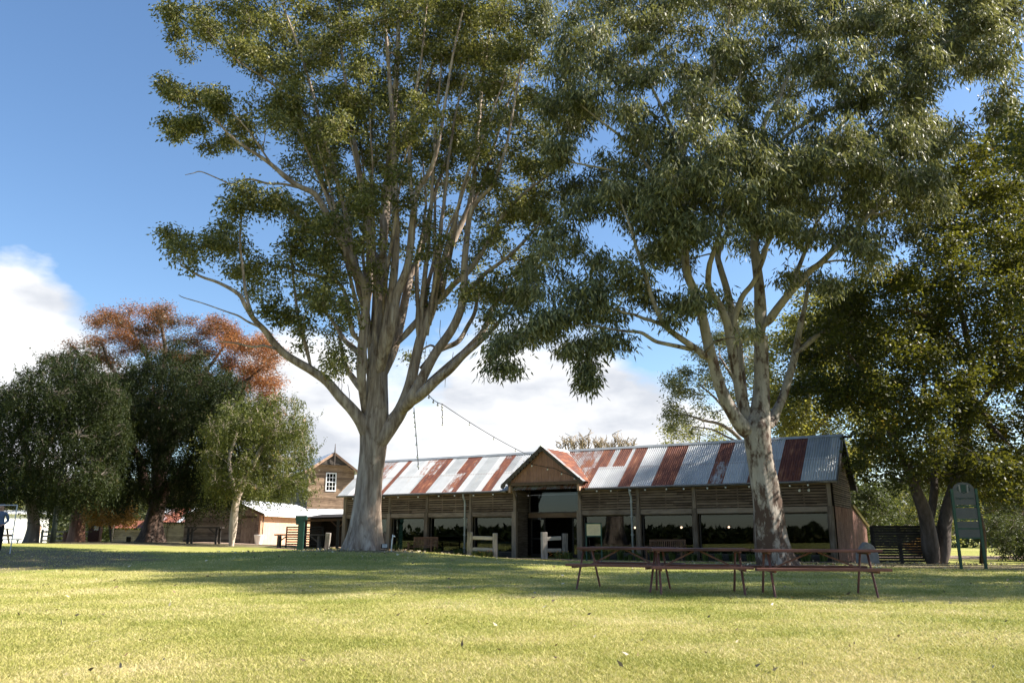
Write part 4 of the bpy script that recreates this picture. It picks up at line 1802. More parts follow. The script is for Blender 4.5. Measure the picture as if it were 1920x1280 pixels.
# slatted screen at the right end of the barn, pale stone in front
b = gp(15.0, 34.6)
t = thing('slatted_fence', 'dark horizontal slat fence joining the right end of the barn', 'fence', b, R(-2))
m = MB()
for i in range(14):
    m.beam((.1, random.gauss(0, .004), .08 + i * .106), (2.75, random.gauss(0, .004), .08 + i * .106), .025, .098)
m.build('slat', 'dark_wood', t)
for x in (.1, 1.2, 2.3, 2.72):
    MB().box((x, .06, .68), (.14 if x < 2.5 else .2, .09, 1.62)).build('post', 'dark_wood', t)
m = MB()
MB().box((1.4, -.03, 1.2), (2.3, .02, .02)).build('top_wire', 'rustic_wood', t)
b = gp(14.0, 32.6)
t = tag(MB().prism([(b[0] - .40, b[1], b[2] - .1), (b[0] + .42, b[1], b[2] - .1), (b[0] + .40, b[1], b[2] + .35), (b[0] + .24, b[1], b[2] + .66), (b[0] - .04, b[1], b[2] + .82), (b[0] - .22, b[1], b[2] + .62), (b[0] - .38, b[1], b[2] + .35)], (0, .4, 0)).build('standing_stone', 'stone_grey', bevel=.06), 'rounded pale grey stone block in front of the dark slat fence', 'stone')

# garden tap pipe and floodlight at the foot of the big gum
b = gp(-4.72, 32.4)
t = thing('stand_pipe', 'short white bent stand pipe to the right of the gum roots', 'pipe', b)
MB().tube([(0, 0, -.1), (.03, 0, .42), (.05, 0, .54), (.10, -.02, .58), (.14, -.04, .54)], .026, 8).build('pipe', 'white_paint', t, smooth=True)
MB().tube([(.045, 0, .55), (.045, 0, .63)], .02, 6).build('cap', 'white_paint', t)
b = gp(-5.02, 32.6)
t = thing('ground_floodlight', 'small black floodlight on the grass beside the gum roots', 'floodlight', b, R(20))
MB().box((0, 0, .17), (.24, .12, .18)).build('housing', 'black_rubber', t, bevel=.02)
MB().box((0, -.065, .18), (.2, .01, .14)).build('lens', 'frame_grey', t)
MB().tube([(-.13, 0, .16), (-.13, 0, .02), (.13, 0, .02), (.13, 0, .16)], .012, 6).build('bracket', 'black_rubber', t)

# ------------------------------------------------------------------ festoon lights
def festoon(label, pts, bulbs, sag=0.0, r=.016, ends=True):
    pts = [np.asarray(p, float) for p in pts]
    t = thing('string_light', label, 'string light', pts[0], 0, 'festoon strings')
    path = []
    for a, b in zip(pts[:-1], pts[1:]):
        for s in np.linspace(0, 1, 14, endpoint=False):
            path.append(a + (b - a) * s - np.array([0, 0, sag * 4 * s * (1 - s)]))
    path.append(pts[-1])
    MB().tube([p - pts[0] for p in path], r, 5).build('cable', 'cable_black', t)
    P = np.array(path)
    for i in range(bulbs):
        q = P[int((i + .6) / bulbs * (len(P) - 1))] - pts[0]
        m = MB()
        m.tube([q, q + np.array([0, 0, -.07])], .02, 6, mat=0)
        m.ball(q + np.array([0, 0, -.11]), .045, 8, 6, mat=1)
        m.build('bulb', ['cable_black', 'bulb_glass'], t)


A = at(800, 735, 32.5)
B = at(829, 757, 33.5)
tip = BW(PX, PY - .2, PZ + .05)
festoon('festoon cable sagging from the gum limb to the porch ridge', [A, B, at(985, 850, 42.0)], 7, .10)
festoon('short festoon end dangling from the cable beside the gum', [B, at(830, 797, 33.5)], 3)
festoon('festoon strand hanging straight down from the gum limb over the roof', [at(776, 764, 32.6), at(779, 800, 32.7), at(785, 880, 33.0)], 8)
festoon('festoon strand draped across the front of the porch gable', [BW(PX - 1.05, PY - .18, 5.0), BW(PX + .8, PY - .18, 4.55), BW(PX + 2.25, PY - .18, 4.0)], 4, .06)
festoon('festoon strand along the left gutter of the barn', [BW(-27.5, -.52, ZE - .14), BW(-24.2, -.52, ZE - .14), BW(-20.2, -.52, ZE - .14), BW(-16.7, -.52, ZE - .14)], 9, .03)
festoon('festoon strand along the right gutter of the barn', [BW(-11.6, -.52, ZE - .12), BW(-8, -.52, ZE - .13), BW(-4, -.52, ZE - .13), BW(-.4, -.52, ZE - .13)], 12, .03)

# ------------------------------------------------------------------ tussocks
def tussock_mesh(seed, n=70, h=.45, w=.022, flowers=0):
    rg = np.random.default_rng(seed)
    V, T = [], []
    for i in range(n):
        a = rg.uniform(0, 2 * np.pi)
        r0 = rg.uniform(0, .12)
        hh = h * rg.uniform(.5, 1.1)
        out = rg.uniform(.1, .5) * hh * 1.3
        d = np.array([math.cos(a), math.sin(a), 0])
        s = np.array([-d[1], d[0], 0]) * w
        p0 = d * r0
        p1 = d * (r0 + out * .45) + np.array([0, 0, hh * .7])
        p2 = d * (r0 + out) + np.array([0, 0, hh * rg.uniform(.6, 1.0)])
        t = rg.random()
        V.append([p0 - s, p0 + s, p1 + s * .8, p1 - s * .8])
        V.append([p1 - s * .8, p1 + s * .8, p2 + s * .1, p2 - s * .1])
        T += [t, t]
    return np.array(V), np.array(T)


TUS = []
for sd in range(3):
    V, T = tussock_mesh(sd, 90, (.42, .55, .34)[sd])
    o = quads_mesh('tussock', V, T, 'tussock_leaf')
    TUS.append(o)
rr = random.Random(5)
spots = []
for x in np.concatenate([np.arange(-24.3, -17.2, .55), np.arange(-16.8, -16.2, .4), np.arange(-12.0, -.2, .5)]):
    spots.append((x + rr.uniform(-.2, .2), rr.uniform(-1.5, -.55)))
for i, (x, y) in enumerate(spots):
    b = BW(x, y)
    o = TUS[i % 3] if i < 3 else TUS[i % 3].copy()
    if i >= 3:
        COL.objects.link(o)
    k = rr.uniform(.75, 1.25)
    o.location = gp(b[0], b[1])
    o.rotation_euler = (0, 0, rr.uniform(0, 6))
    o.scale = (k, k, k)
    tag(o, 'green strap leaved tussock in the garden bed along the barn front', 'plant', 'tussocks along the barn front')


def flower_bed(label, centre, n, seed):
    rg = np.random.default_rng(seed)
    t = thing('flower_clump', label, 'flowers', gp(*centre))
    Vs, Ts = [], []
    for i in range(n):
        V, T = tussock_mesh(seed * 50 + i, 40, .42, .02)
        Vs.append(V + np.array([rg.uniform(-.55, .55), rg.uniform(-.15, .15), 0]))
        Ts.append(T * .6 + .4)
    quads_mesh('foliage', np.vstack(Vs), np.concatenate(Ts), 'tussock_leaf', t)
    m = MB()
    for i in range(14):
        m.ball((rg.uniform(-.6, .5), rg.uniform(-.25, .05), rg.uniform(.1, .4)), .03, 6, 4, (1, 1, .6), tone=rg.random())
    m.build('bloom', 'flower_petal', t)


flower_bed('clump of strappy leaves and orange flowers at the foot of the left rail fence', (-1.4, 41.7), 7, 3)
flower_bed('clump of strappy leaves and orange flowers at the foot of the right rail fence', (2.25, 40.5), 7, 4)


# ------------------------------------------------------------------ BIG GUM (left of centre)
def gum_one():
    base = np.array([-5.95, 33.0, float(gz(-5.95, 33.0)) - .12])
    T = Tree('gum_tree', 'huge pale grey gum with many fanning limbs left of the barn', 'tree', base, 33.0, 21, 'gum_bark_grey')
    D = 33.0

    def w(x, y, r, d=0):
        p = at(x, y, D + d)
        return (*p, r * D / F_PX)
    T.trunk([(base[0], base[1], base[2], .66), w(682, 1000, 28), w(688, 940, 25), w(693, 890, 23.5), w(700, 840, 25), w(704, 800, 27), w(706, 765, 23), w(707, 725, 20.5), w(708, 680, 19), w(709, 640, 17.5, .1), w(712, 560, 14.5, .3), w(716, 480, 12, .5)], 6, .55, 24)
    # central stem
    T.limb([(716, 482, 12), (722, 400, 10), (732, 290, 8), (742, 160, 6), (748, 40, 4), (752, -60, 3)], .5, 1.4, 14)
    # low left arm
    T.limb([(699, 845, 15), (690, 815, 14), (677, 790, 12.5), (660, 767, 11), (637, 743, 10), (613, 715, 9), (584, 694, 8.5), (560, 680, 8), (535, 664, 7.5), (513, 642, 7), (497, 620, 6), (476, 598, 5), (460, 573, 4.4), (447, 551, 4), (410, 530, 3), (376, 518, 2.4), (338, 496, 1.6)], 0, -2.5, 12, 4)
    T.limb([(516, 654, 2.6), (495, 648, 2.2), (472, 650, 1.9), (441, 643, 1.5), (410, 640, 1.0)], -1.5, -1.2, 6, node=False)
    T.limb([(485, 612, 2.6), (465, 603, 2.2), (447, 592, 1.9), (430, 586, 1.6), (416, 581, 1.3), (379, 568, 1.1), (345, 558, .9), (335, 553, .6)], -1.8, -2.4, 6, node=False)
    T.limb([(476, 598, 3.6), (462, 555, 3), (455, 500, 2.6), (450, 450, 2), (455, 390, 1.5)], -1.9, -2.6)
    T.limb([(584, 694, 5), (575, 655, 4), (560, 600, 3.2), (552, 540, 2.6), (545, 470, 2)], -.8, -1.6)
    # left hand limbs
    T.limb([(684, 780, 12), (677, 690, 9.5), (683, 610, 9), (686, 545, 8.5), (668, 505, 8), (650, 470, 7.5), (629, 434, 7), (607, 390, 6.5), (588, 362, 6), (560, 349, 5.2), (532, 328, 4.6), (500, 302, 4), (459, 275, 3), (427, 250, 2.4), (400, 215, 1.6)], -.5, -2.2, 12, 4)
    T.limb([(558, 351, 3), (530, 345, 2.5), (502, 344, 2.3), (475, 337, 2), (459, 337, 1.8), (434, 345, 1.5), (409, 335, 1.3), (377, 322, 1.1), (362, 325, .8), (347, 328, .6)], -1.6, -1.5, 6, node=False)
    T.limb([(552, 347, 3), (525, 326, 2.6), (500, 295, 2), (470, 250, 1.7), (430, 205, 1.3)], -1.6, -2.4)
    T.limb([(661, 485, 5), (648, 400, 4.4), (630, 330, 4), (605, 250, 3.4), (585, 170, 3), (560, 90, 2.4), (530, 10, 1.6)], -1.1, -1.8)
    T.limb([(605, 250, 2.6), (560, 200, 2.2), (500, 150, 1.8), (440, 110, 1.3), (390, 60, 1)], -1.6, -2.4)
    T.limb([(684, 600, 7), (693, 540, 6.4), (694, 470, 6), (690, 410, 5.5), (676, 330, 5), (662, 250, 4), (650, 170, 3.4), (640, 90, 3), (636, 10, 2)], -.4, 1.0)
    T.limb([(683, 645, 5.5), (662, 625, 5), (655, 590, 4.6), (650, 560, 4.2), (636, 532, 3.8), (604, 520, 3.4), (572, 512, 2.8), (540, 503, 2)], -.6, -1.6)
    T.limb([(690, 700, 7), (670, 660, 6), (648, 640, 5), (632, 615, 4), (614, 590, 3), (590, 575, 2)], .4, 2.5)
    T.limb([(688, 745, 8), (670, 720, 6.5), (650, 690, 5), (642, 660, 4), (636, 630, 3)], .6, 2.6)
    # near upright limbs
    T.limb([(706, 720, 11), (718, 650, 9), (728, 590, 8.6), (738, 520, 8), (743, 440, 7), (740, 330, 6), (736, 230, 5), (728, 120, 4), (720, 10, 3)], -.7, -1.4, 10)
    T.limb([(715, 700, 11), (733, 620, 9), (745, 551, 8.5), (765, 495, 7.5), (774, 414, 7), (779, 370, 6.2), (790, 345, 5.4), (806, 322, 4.8), (822, 270, 4), (835, 190, 3), (850, 100, 2.4), (870, 10, 1.6)], -.9, -2.0, 10)
    T.limb([(774, 400, 5), (770, 340, 4.4), (768, 280, 3.8), (775, 200, 3.2), (790, 110, 2.4), (800, 10, 1.8)], -1.4, -1.0)
    T.limb([(722, 700, 13), (738, 655, 9.5), (752, 600, 8.6), (762, 550, 8), (771, 514, 7), (788, 474, 6), (797, 440, 5.2), (803, 410, 4.5), (818, 350, 3.4), (850, 280, 2.6)], .3, 2.2, 10)
    T.limb([(744, 646, 7.5), (765, 622, 6.6), (790, 594, 6), (815, 570, 5.2)], 0, .2, 9)
    # right hand limb group
    T.limb([(699, 862, 18), (711, 826, 17), (733, 796, 15.5), (752, 768, 13), (768, 725, 11), (778, 680, 10), (790, 630, 9.4), (809, 582, 9), (818, 539, 8), (827, 501, 7.4), (846, 461, 6.6), (865, 420, 6), (880, 384, 5.4), (889, 340, 5), (890, 300, 4.4), (897, 240, 4), (905, 150, 3), (918, 60, 2.2), (930, -30, 1.4)], -.2, .6, 12, 4)
    T.limb([(813, 575, 6.4), (832, 555, 6), (852, 532, 5.6), (877, 511, 5.2), (896, 485, 5), (906, 470, 4.8), (927, 429, 4.4), (956, 389, 4), (984, 361, 3.2), (1010, 342, 2.4), (1040, 320, 1.6)], .1, -1.2, 9)
    T.limb([(750, 775, 14), (770, 750, 12), (790, 712, 10), (815, 664, 9.2), (846, 620, 8.6), (864, 580, 8), (870, 545, 7.4), (871, 495, 6.8), (875, 451, 6), (882, 400, 5.4), (900, 372, 4.8), (922, 350, 4), (934, 322, 3.4), (950, 270, 2.8), (965, 190, 2.2), (980, 100, 1.4)], -.8, -2.2, 12, 4)
    T.limb([(758, 770, 11), (790, 735, 9.5), (818, 708, 8.6), (840, 688, 8), (858, 672, 7.4), (877, 654, 6.6), (906, 620, 5.6), (921, 582, 4.6), (938, 555, 3.6), (955, 530, 2.6)], .5, 1.8, 10)
    T.limb([(758, 765, 12), (788, 740, 10.4), (820, 711, 9), (844, 692, 8), (870, 665, 6.6), (900, 640, 5.2), (930, 610, 4), (955, 575, 2.8)], -.9, -2.6, 10)
    T.limb([(788, 690, 6), (810, 668, 5.4), (827, 655, 5), (859, 640, 5), (877, 611, 4.4), (890, 586, 4), (896, 551, 3.2)], .6, 2.0)
    T.limb([(872, 550, 5), (893, 530, 4.6), (912, 511, 4.2), (952, 482, 3.6), (987, 448, 3), (1015, 414, 2)], -1.2, -1.8)
    T.limb([(742, 300, 4), (770, 230, 3.4), (800, 160, 2.6), (830, 60, 1.6)], .9, 2.6)
    T.limb([(880, 400, 3.6), (915, 310, 3), (950, 200, 2.2), (985, 110, 1.4)], .3, 1.8)
    rs = T.rs
    for i in range(20):
        f = i / 19
        xe = 545 + 400 * f + rs.uniform(-20, 20)
        ye = rs.uniform(110, 300)
        if f < .6:
            x0, y0 = 690 + 40 * f + rs.uniform(-4, 4), rs.uniform(610, 740)
        else:
            x0, y0 = 775 + 55 * (f - .6) / .4 + rs.uniform(-4, 4), 700 - 150 * (f - .6) / .4
        r0 = rs.uniform(3.6, 5.8)
        dx, dy = xe - x0, ye - y0
        T.limb([(x0, y0, r0), (x0 + dx * .14 + rs.uniform(-5, 5), y0 + dy * .22, r0 * .9), (x0 + dx * .36 + rs.uniform(-9, 9), y0 + dy * .47, r0 * .72), (x0 + dx * .66 + rs.uniform(-10, 10), y0 + dy * .74, r0 * .5), (xe, ye, r0 * .25)], 0, rs.uniform(-3.6, 3.0), 8, 5, .015)
    B = []
    for q in [(321, 440, 32, 26), (350, 468, 32, 26), (398, 462, 40, 32), (435, 470, 45, 36), (460, 360, 36, 18), (494, 388, 40, 24), (437, 404, 30, 26), (420, 430, 26, 20), (520, 380, 26, 20), (550, 390, 30, 22, .7), (575, 430, 40, 38), (568, 478, 45, 34), (491, 505, 42, 34),
              (455, 510, 36, 30), (485, 545, 38, 26), (512, 572, 40, 22), (541, 597, 36, 22), (604, 565, 34, 40), (575, 545, 34, 32), (572, 620, 24, 18, .5), (563, 655, 24, 18, .45), (637, 672, 28, 28, .6), (655, 585, 22, 40, .8), (628, 694, 24, 18, .5), (625, 520, 34, 30), (600, 480, 34, 30),
              (321, 30, 22, 20), (332, 62, 24, 20), (372, 25, 38, 28), (395, 60, 40, 32), (350, 100, 26, 16, .6), (309, 159, 22, 18), (332, 176, 18, 13), (358, 186, 24, 16), (392, 182, 28, 22), (417, 212, 28, 26), (318, 231, 20, 12), (345, 236, 18, 9, .7), (372, 232, 24, 12), (330, 252, 10, 7, .6), (396, 281, 18, 18, .7), (427, 268, 16, 12, .6), (452, 240, 26, 22), (470, 275, 20, 14, .6),
              (425, 20, 40, 34), (470, 40, 40, 34), (440, 90, 38, 30), (485, 110, 38, 30), (530, 60, 48, 40), (540, 130, 44, 36), (590, 30, 46, 40), (600, 100, 44, 40), (560, 190, 46, 30, 1.2, -2.6), (530, 200, 36, 26, 1.2, -2.4), (630, 182, 46, 30, 1.2, -2.6), (665, 195, 36, 28, 1.1, -2.5), (515, 240, 38, 30), (585, 250, 46, 34), (640, 245, 40, 34), (690, 235, 36, 34), (560, 315, 38, 28), (620, 320, 40, 34), (660, 370, 36, 34),
              (650, 60, 46, 42), (680, 130, 44, 40), (710, 40, 46, 40), (770, 30, 46, 40), (745, 110, 42, 38), (800, 90, 44, 38), (830, 30, 46, 38), (880, 40, 46, 38), (935, 30, 44, 36), (985, 40, 38, 34), (860, 100, 42, 36), (915, 100, 44, 34), (965, 100, 38, 34), (810, 165, 40, 36), (860, 160, 42, 36), (915, 160, 42, 36), (965, 165, 38, 32), (800, 235, 36, 32), (860, 225, 40, 34), (915, 225, 40, 34), (965, 225, 36, 32), (1000, 195, 32, 30), (1000, 260, 32, 30),
              (740, 190, 36, 32), (760, 260, 36, 30), (710, 300, 34, 30), (630, 420, 38, 34), (680, 400, 34, 32), (690, 450, 30, 34, .8), (750, 330, 34, 28), (820, 300, 36, 30), (835, 345, 34, 28), (890, 290, 36, 32), (940, 290, 36, 30), (985, 315, 34, 28), (920, 345, 34, 26), (1010, 370, 30, 26), (960, 420, 30, 26, .7), (1000, 455, 30, 22, .7), (1030, 420, 28, 24),
              (700, 525, 22, 36, .7, 2.8), (768, 545, 20, 30, .7, 2.6), (735, 480, 26, 34, .7, 2.4), (840, 505, 20, 20, .5), (868, 560, 22, 20, .5), (905, 475, 26, 22, .6), (940, 520, 28, 22, .6), (915, 600, 14, 22, .45), (965, 555, 26, 22, .6), (950, 480, 24, 18, .6), (850, 440, 26, 22, .7, 2.4), (880, 500, 26, 24, .7, 2.6), (920, 450, 30, 26, .8, 2.2), (960, 390, 30, 26, .8, 2.0), (990, 500, 30, 24, .8, 1.5), (930, 560, 26, 22, .7, 2.5), (800, 480, 22, 26, .6, 3.0), (985, 560, 24, 20, .7, 1.0), (900, 540, 24, 20, .6, 2.8), (1000, 400, 30, 26), (640, 470, 34, 32, .9), (615, 445, 30, 30, .9), (800, 420, 24, 24, .5), (850, 400, 26, 22, .6), (730, 420, 26, 30, .7), (760, 380, 28, 26, .7), (820, 450, 20, 20, .45), (770, 670, 10, 12, .3), (700, 360, 30, 28)]:
        B.append(q)
    # the crown goes on above the picture
    for x in range(420, 1000, 70):
        B.append((x, -40 - (1 - abs(x - 700) / 300) * 40 + T.rs.uniform(-20, 20), 50, 40))
    fill = scatter([(470, -60), (1010, -60), (1020, 300), (985, 420), (900, 400), (830, 330), (790, 400), (720, 430), (650, 480), (600, 430), (590, 330), (500, 240), (440, 100)], 37, 32, 27, [(770, 250, 6, 6), (700, 110, 8, 8), (560, 30, 8, 6), (640, 140, 8, 8), (930, 250, 6, 6)], 4000, .2, .9, T.rs)
    fl = []
    for q in fill:
        Y = D + T.rs.uniform(.8, 4.2)
        k = Y / F_PX
        fl.append((at(q[0], q[1], Y), np.array([q[2] * k, q[2] * k, q[3] * k]), .9))
    bl = T.blobs_px(B, 4.2, .55) + fl + T.end_blobs(.75)
    T.connect(bl, .03)
    T.foliage(bl, 50, 23, .20, .075, .6, .21, up=.4, tone_amp=.5)
    # strips of peeled bark hanging from the forks
    for (x, y, l) in ((634, 700, 30), (640, 705, 38), (652, 720, 34), (676, 740, 30), (800, 640, 50), (806, 655, 40), (826, 600, 45), (850, 660, 40), (835, 690, 36), (860, 560, 60), (905, 560, 50), (745, 470, 40)):
        dd = D + T.rs.uniform(-1, 1)
        p = at(x, y, dd)
        q = at(x + T.rs.uniform(-4, 4), y + l, dd)
        T.mb.tube([p, (p + q) / 2 + np.array([T.rs.uniform(-.06, .06), 0, 0]), q], [.012, .014, .006], 4)
    T.finish('gum_leaf_olive')


gum_one()


# ------------------------------------------------------------------ SECOND GUM (before the barn)
def gum_two():
    base = np.array([9.25, 29.0, float(gz(9.25, 29.0)) - .12])
    D = 29.0
    T = Tree('gum_tree', 'tall gum with flaking brown and white bark before the barn', 'tree', base, D, 33, 'gum_bark_flaky')

    def w(x, y, r, d=0):
        p = at(x, y, D + d)
        return (*p, r * D / F_PX)
    T.trunk([(base[0], base[1], base[2], .62), w(1445, 1010, 28), w(1439, 950, 26), w(1432, 900, 25), w(1425, 860, 23.5), w(1420, 825, 24.5), w(1420, 800, 24), w(1425, 770, 18, .1), w(1429, 720, 14, .2), w(1428, 670, 13.4, .3), w(1427, 630, 13, .3)], 5, .4, 22)
    T.limb([(1415, 820, 18), (1398, 806, 15), (1379, 782, 13), (1355, 738, 11.5), (1338, 683, 10.5), (1327, 641, 10), (1317, 595, 9.4), (1302, 547, 8.6), (1287, 508, 8), (1285, 460, 7), (1285, 420, 6.4), (1275, 350, 5.4), (1280, 290, 4.8), (1290, 230, 4.6), (1294, 190, 4.2), (1318, 172, 3.6), (1339, 145, 3.2), (1340, 100, 2.8), (1362, 65, 2.2), (1370, 0, 1.6)], 0, -2.4, 12, 4)
    T.limb([(1330, 672, 8), (1322, 668, 7), (1301, 651, 6.4), (1276, 634, 6), (1247, 611, 5.2), (1232, 582, 4.8), (1220, 551, 4.4), (1207, 507, 4), (1195, 470, 3.4), (1180, 420, 2.6), (1160, 370, 1.8)], -.6, -2.8, 9)
    T.limb([(1247, 611, 4), (1225, 602, 3.6), (1207, 597, 3.2), (1190, 590, 2.8), (1168, 585, 2.4), (1130, 570, 1.6)], -1.2, -2.6)
    T.limb([(1297, 655, 4.6), (1275, 650, 4.4), (1251, 645, 4), (1230, 640, 3.8), (1215, 631, 3.6), (1200, 623, 3.4), (1167, 620, 3), (1140, 616, 2.4), (1114, 611, 2), (1070, 606, 1.4), (1030, 610, .9)], -.8, -3.4, 8)
    T.limb([(1408, 810, 15), (1396, 770, 11.5), (1385, 718, 10), (1374, 664, 9), (1365, 613, 8.4), (1359, 594, 8), (1347, 568, 7), (1335, 550, 6.4), (1328, 530, 6), (1330, 500, 5.6), (1334, 485, 5.2), (1345, 451, 4.6), (1351, 426, 4.2), (1362, 360, 3.6), (1372, 290, 3), (1380, 220, 2.2), (1390, 120, 1.4)], .3, -1.4, 11, 4)
    T.limb([(1371, 622, 6.6), (1379, 592, 6), (1392, 556, 5.4), (1411, 532, 5), (1424, 505, 4.4), (1436, 470, 3.8), (1445, 410, 3), (1455, 340, 2.2)], .2, -1.2)
    T.limb([(1400, 790, 12), (1392, 740, 10), (1386, 680, 9), (1378, 625, 8.4), (1370, 575, 7.6), (1362, 540, 7), (1350, 500, 6.4), (1346, 480, 5.8), (1353, 457, 5.2), (1364, 436, 4.8), (1374, 400, 4), (1390, 330, 3), (1400, 240, 2)], .9, 2.4, 10)
    T.limb([(1427, 635, 13), (1426, 595, 12), (1424, 545, 10.6), (1419, 500, 9.4), (1414, 457, 8.2), (1420, 400, 7), (1428, 330, 6), (1432, 234, 5), (1457, 194, 4.2), (1470, 160, 3.6), (1482, 130, 2.6), (1500, 60, 1.6)], .3, 1.0, 12, 4)
    T.limb([(1432, 612, 9), (1444, 598, 8.4), (1458, 578, 8), (1482, 548, 7.4), (1503, 526, 7), (1521, 506, 6.6), (1538, 494, 6.2), (1576, 457, 5.4), (1607, 429, 4.6), (1650, 380, 3.4), (1690, 330, 2.2), (1740, 290, 1.4)], .2, -2.2, 10)
    T.limb([(1470, 565, 5), (1490, 520, 4.4), (1510, 470, 3.8), (1530, 420, 3), (1560, 380, 2)], .2, 1.6)
    T.limb([(1420, 500, 6), (1440, 455, 5.2), (1470, 400, 4.6), (1500, 340, 4), (1551, 262, 3.4), (1572, 240, 3), (1595, 219, 2.6), (1640, 187, 2), (1700, 160, 1.3)], .6, -2.6)
    T.limb([(1430, 300, 4.6), (1480, 250, 4), (1540, 215, 3.4), (1600, 180, 3), (1622, 145, 2.6), (1640, 103, 2), (1650, 40, 1.4)], .8, -1.0)
    T.limb([(1440, 800, 15), (1448, 788, 11), (1457, 768, 9), (1467, 746, 8.2), (1480, 705, 7.6), (1490, 668, 7), (1497, 630, 6.2), (1503, 600, 5.4), (1510, 570, 4.4), (1516, 530, 3.2)], .6, 2.0, 10)
    T.limb([(1492, 664, 6), (1510, 648, 5.4), (1529, 632, 4.8), (1550, 618, 4), (1568, 605, 3.2), (1600, 580, 2)], 1.2, 2.6)
    T.limb([(1285, 430, 5), (1255, 380, 4.2), (1220, 320, 3.6), (1180, 270, 3), (1130, 230, 2.2), (1080, 190, 1.4)], -1.2, -3.0)
    T.limb([(1255, 380, 3.6), (1200, 340, 3), (1150, 320, 2.6), (1100, 310, 2), (1050, 300, 1.2)], -1.4, -2.0)
    T.limb([(1282, 290, 4), (1250, 220, 3.4), (1215, 150, 2.8), (1180, 80, 2), (1160, 0, 1.3)], -1.6, -.6)
    T.limb([(1600, 180, 2.4), (1680, 130, 2), (1750, 90, 1.6), (1820, 60, 1.1)], -.4, -2.0)
    poly = [(1015, 60), (1030, -70), (1890, -70), (1900, 130), (1880, 215), (1800, 225), (1765, 330), (1730, 390), (1680, 415), (1640, 470), (1560, 470), (1500, 450), (1440, 480), (1400, 500), (1290, 590), (1240, 570), (1190, 560), (1130, 600), (1060, 610), (990, 640), (940, 650), (925, 610), (955, 550), (1000, 500), (1030, 420), (1050, 330), (1040, 240), (1030, 150)]
    holes = [(1118, 277, 34, 14), (1305, 105, 16, 8), (1240, 180, 16, 10), (1250, 200, 10, 10), (1815, 165, 44, 18), (1790, 200, 40, 12), (1500, 80, 12, 8), (1548, 200, 18, 8), (1432, 215, 10, 10), (1345, 505, 30, 36), (1395, 520, 28, 36), (1455, 480, 24, 16), (1300, 260, 10, 8), (1180, 470, 16, 14), (1250, 520, 16, 16), (1560, 390, 14, 6), (1670, 480, 20, 14), (1150, 430, 14, 10)]
    B = scatter(poly, 36, 38, 32, holes, 6000, .25, 1.0, T.rs)
    B = [(q[0], q[1], q[2] * .85, q[3] * .85, .5) if q[0] < 1150 and q[1] > 440 else q for q in B]
    # bright hanging mass in the middle, sprays on the lower edge
    for q in [(1310, 250, 46, 34, 1.2, -4.6), (1360, 285, 48, 34, 1.2, -4.8), (1410, 300, 44, 34, 1.2, -4.6), (1330, 330, 48, 36, 1.2, -4.8), (1400, 360, 46, 36, 1.2, -4.6), (1450, 330, 44, 36, 1.2, -4.4), (1270, 340, 44, 34, 1.1, -4.4), (1500, 300, 46, 34, 1.1, -4.4), (1560, 300, 46, 34, 1.1, -4.4), (1620, 310, 44, 34, 1.1, -4.2), (1680, 340, 40, 34, 1.1, -4.0), (1740, 350, 34, 38, 1.0, -3.6), (1760, 390, 18, 22, .7, -3.4), (1700, 260, 40, 30, 1.0, -3.8), (1280, 440, 40, 34, 1, -3.6), (1220, 400, 40, 34, 1, -3.6), (1180, 500, 34, 28, .9, -2.8), (1240, 470, 30, 28, .8, -2.8), (1095, 560, 32, 24, .7, -3.2), (1050, 600, 30, 20, .7, -3.4), (1000, 620, 30, 18, .7, -3.4), (950, 640, 26, 16, .7, -3.2), (925, 660, 18, 14, .6, -3.2), (930, 695, 16, 12, .45, -3.2), (960, 690, 12, 10, .35, -3.2), (1100, 650, 26, 16, .7, -3.0), (1105, 690, 20, 16, .65, -3.0), (1098, 718, 14, 12, .55, -3.0), (1130, 640, 24, 16, .7, -3.0), (1165, 640, 18, 12, .5, -2.8), (1070, 655, 24, 14, .6, -3.0), (1255, 600, 22, 16, .6, -1.8), (1290, 570, 22, 18, .6, -1.5), (1700, 440, 30, 20, .8), (1640, 500, 28, 18, .7), (1560, 540, 24, 16, .5), (1480, 520, 24, 18, .45), (1790, 20, 44, 34, 1, -2), (1850, 40, 44, 36, 1, -2.4), (1890, 90, 36, 34, 1, -2.6), (1860, 120, 36, 30, .9, -2.4), (1885, 170, 30, 30, .9, -2.6), (1800, 90, 40, 30, 1, 1), (1750, 60, 44, 34, 1, 1.5), (1740, 130, 40, 30, 1, .5), (1870, 215, 24, 20, .7, -2.6), (1840, 0, 44, 34, 1, 1), (1900, 20, 40, 34, 1, 0), (1350, 560, 10, 18, .3), (1395, 590, 12, 16, .3), (1405, 620, 10, 14, .3)]:
        B.append(q)
    bl = T.blobs_px(B, 4.6, .45) + T.end_blobs(.6)
    T.connect(bl, .03)
    T.foliage(bl, 48, 24, .28, .060, 1.05, .22, up=.3, spread=.6, tone_amp=.5)
    T.finish('gum_leaf_grey')


gum_two()


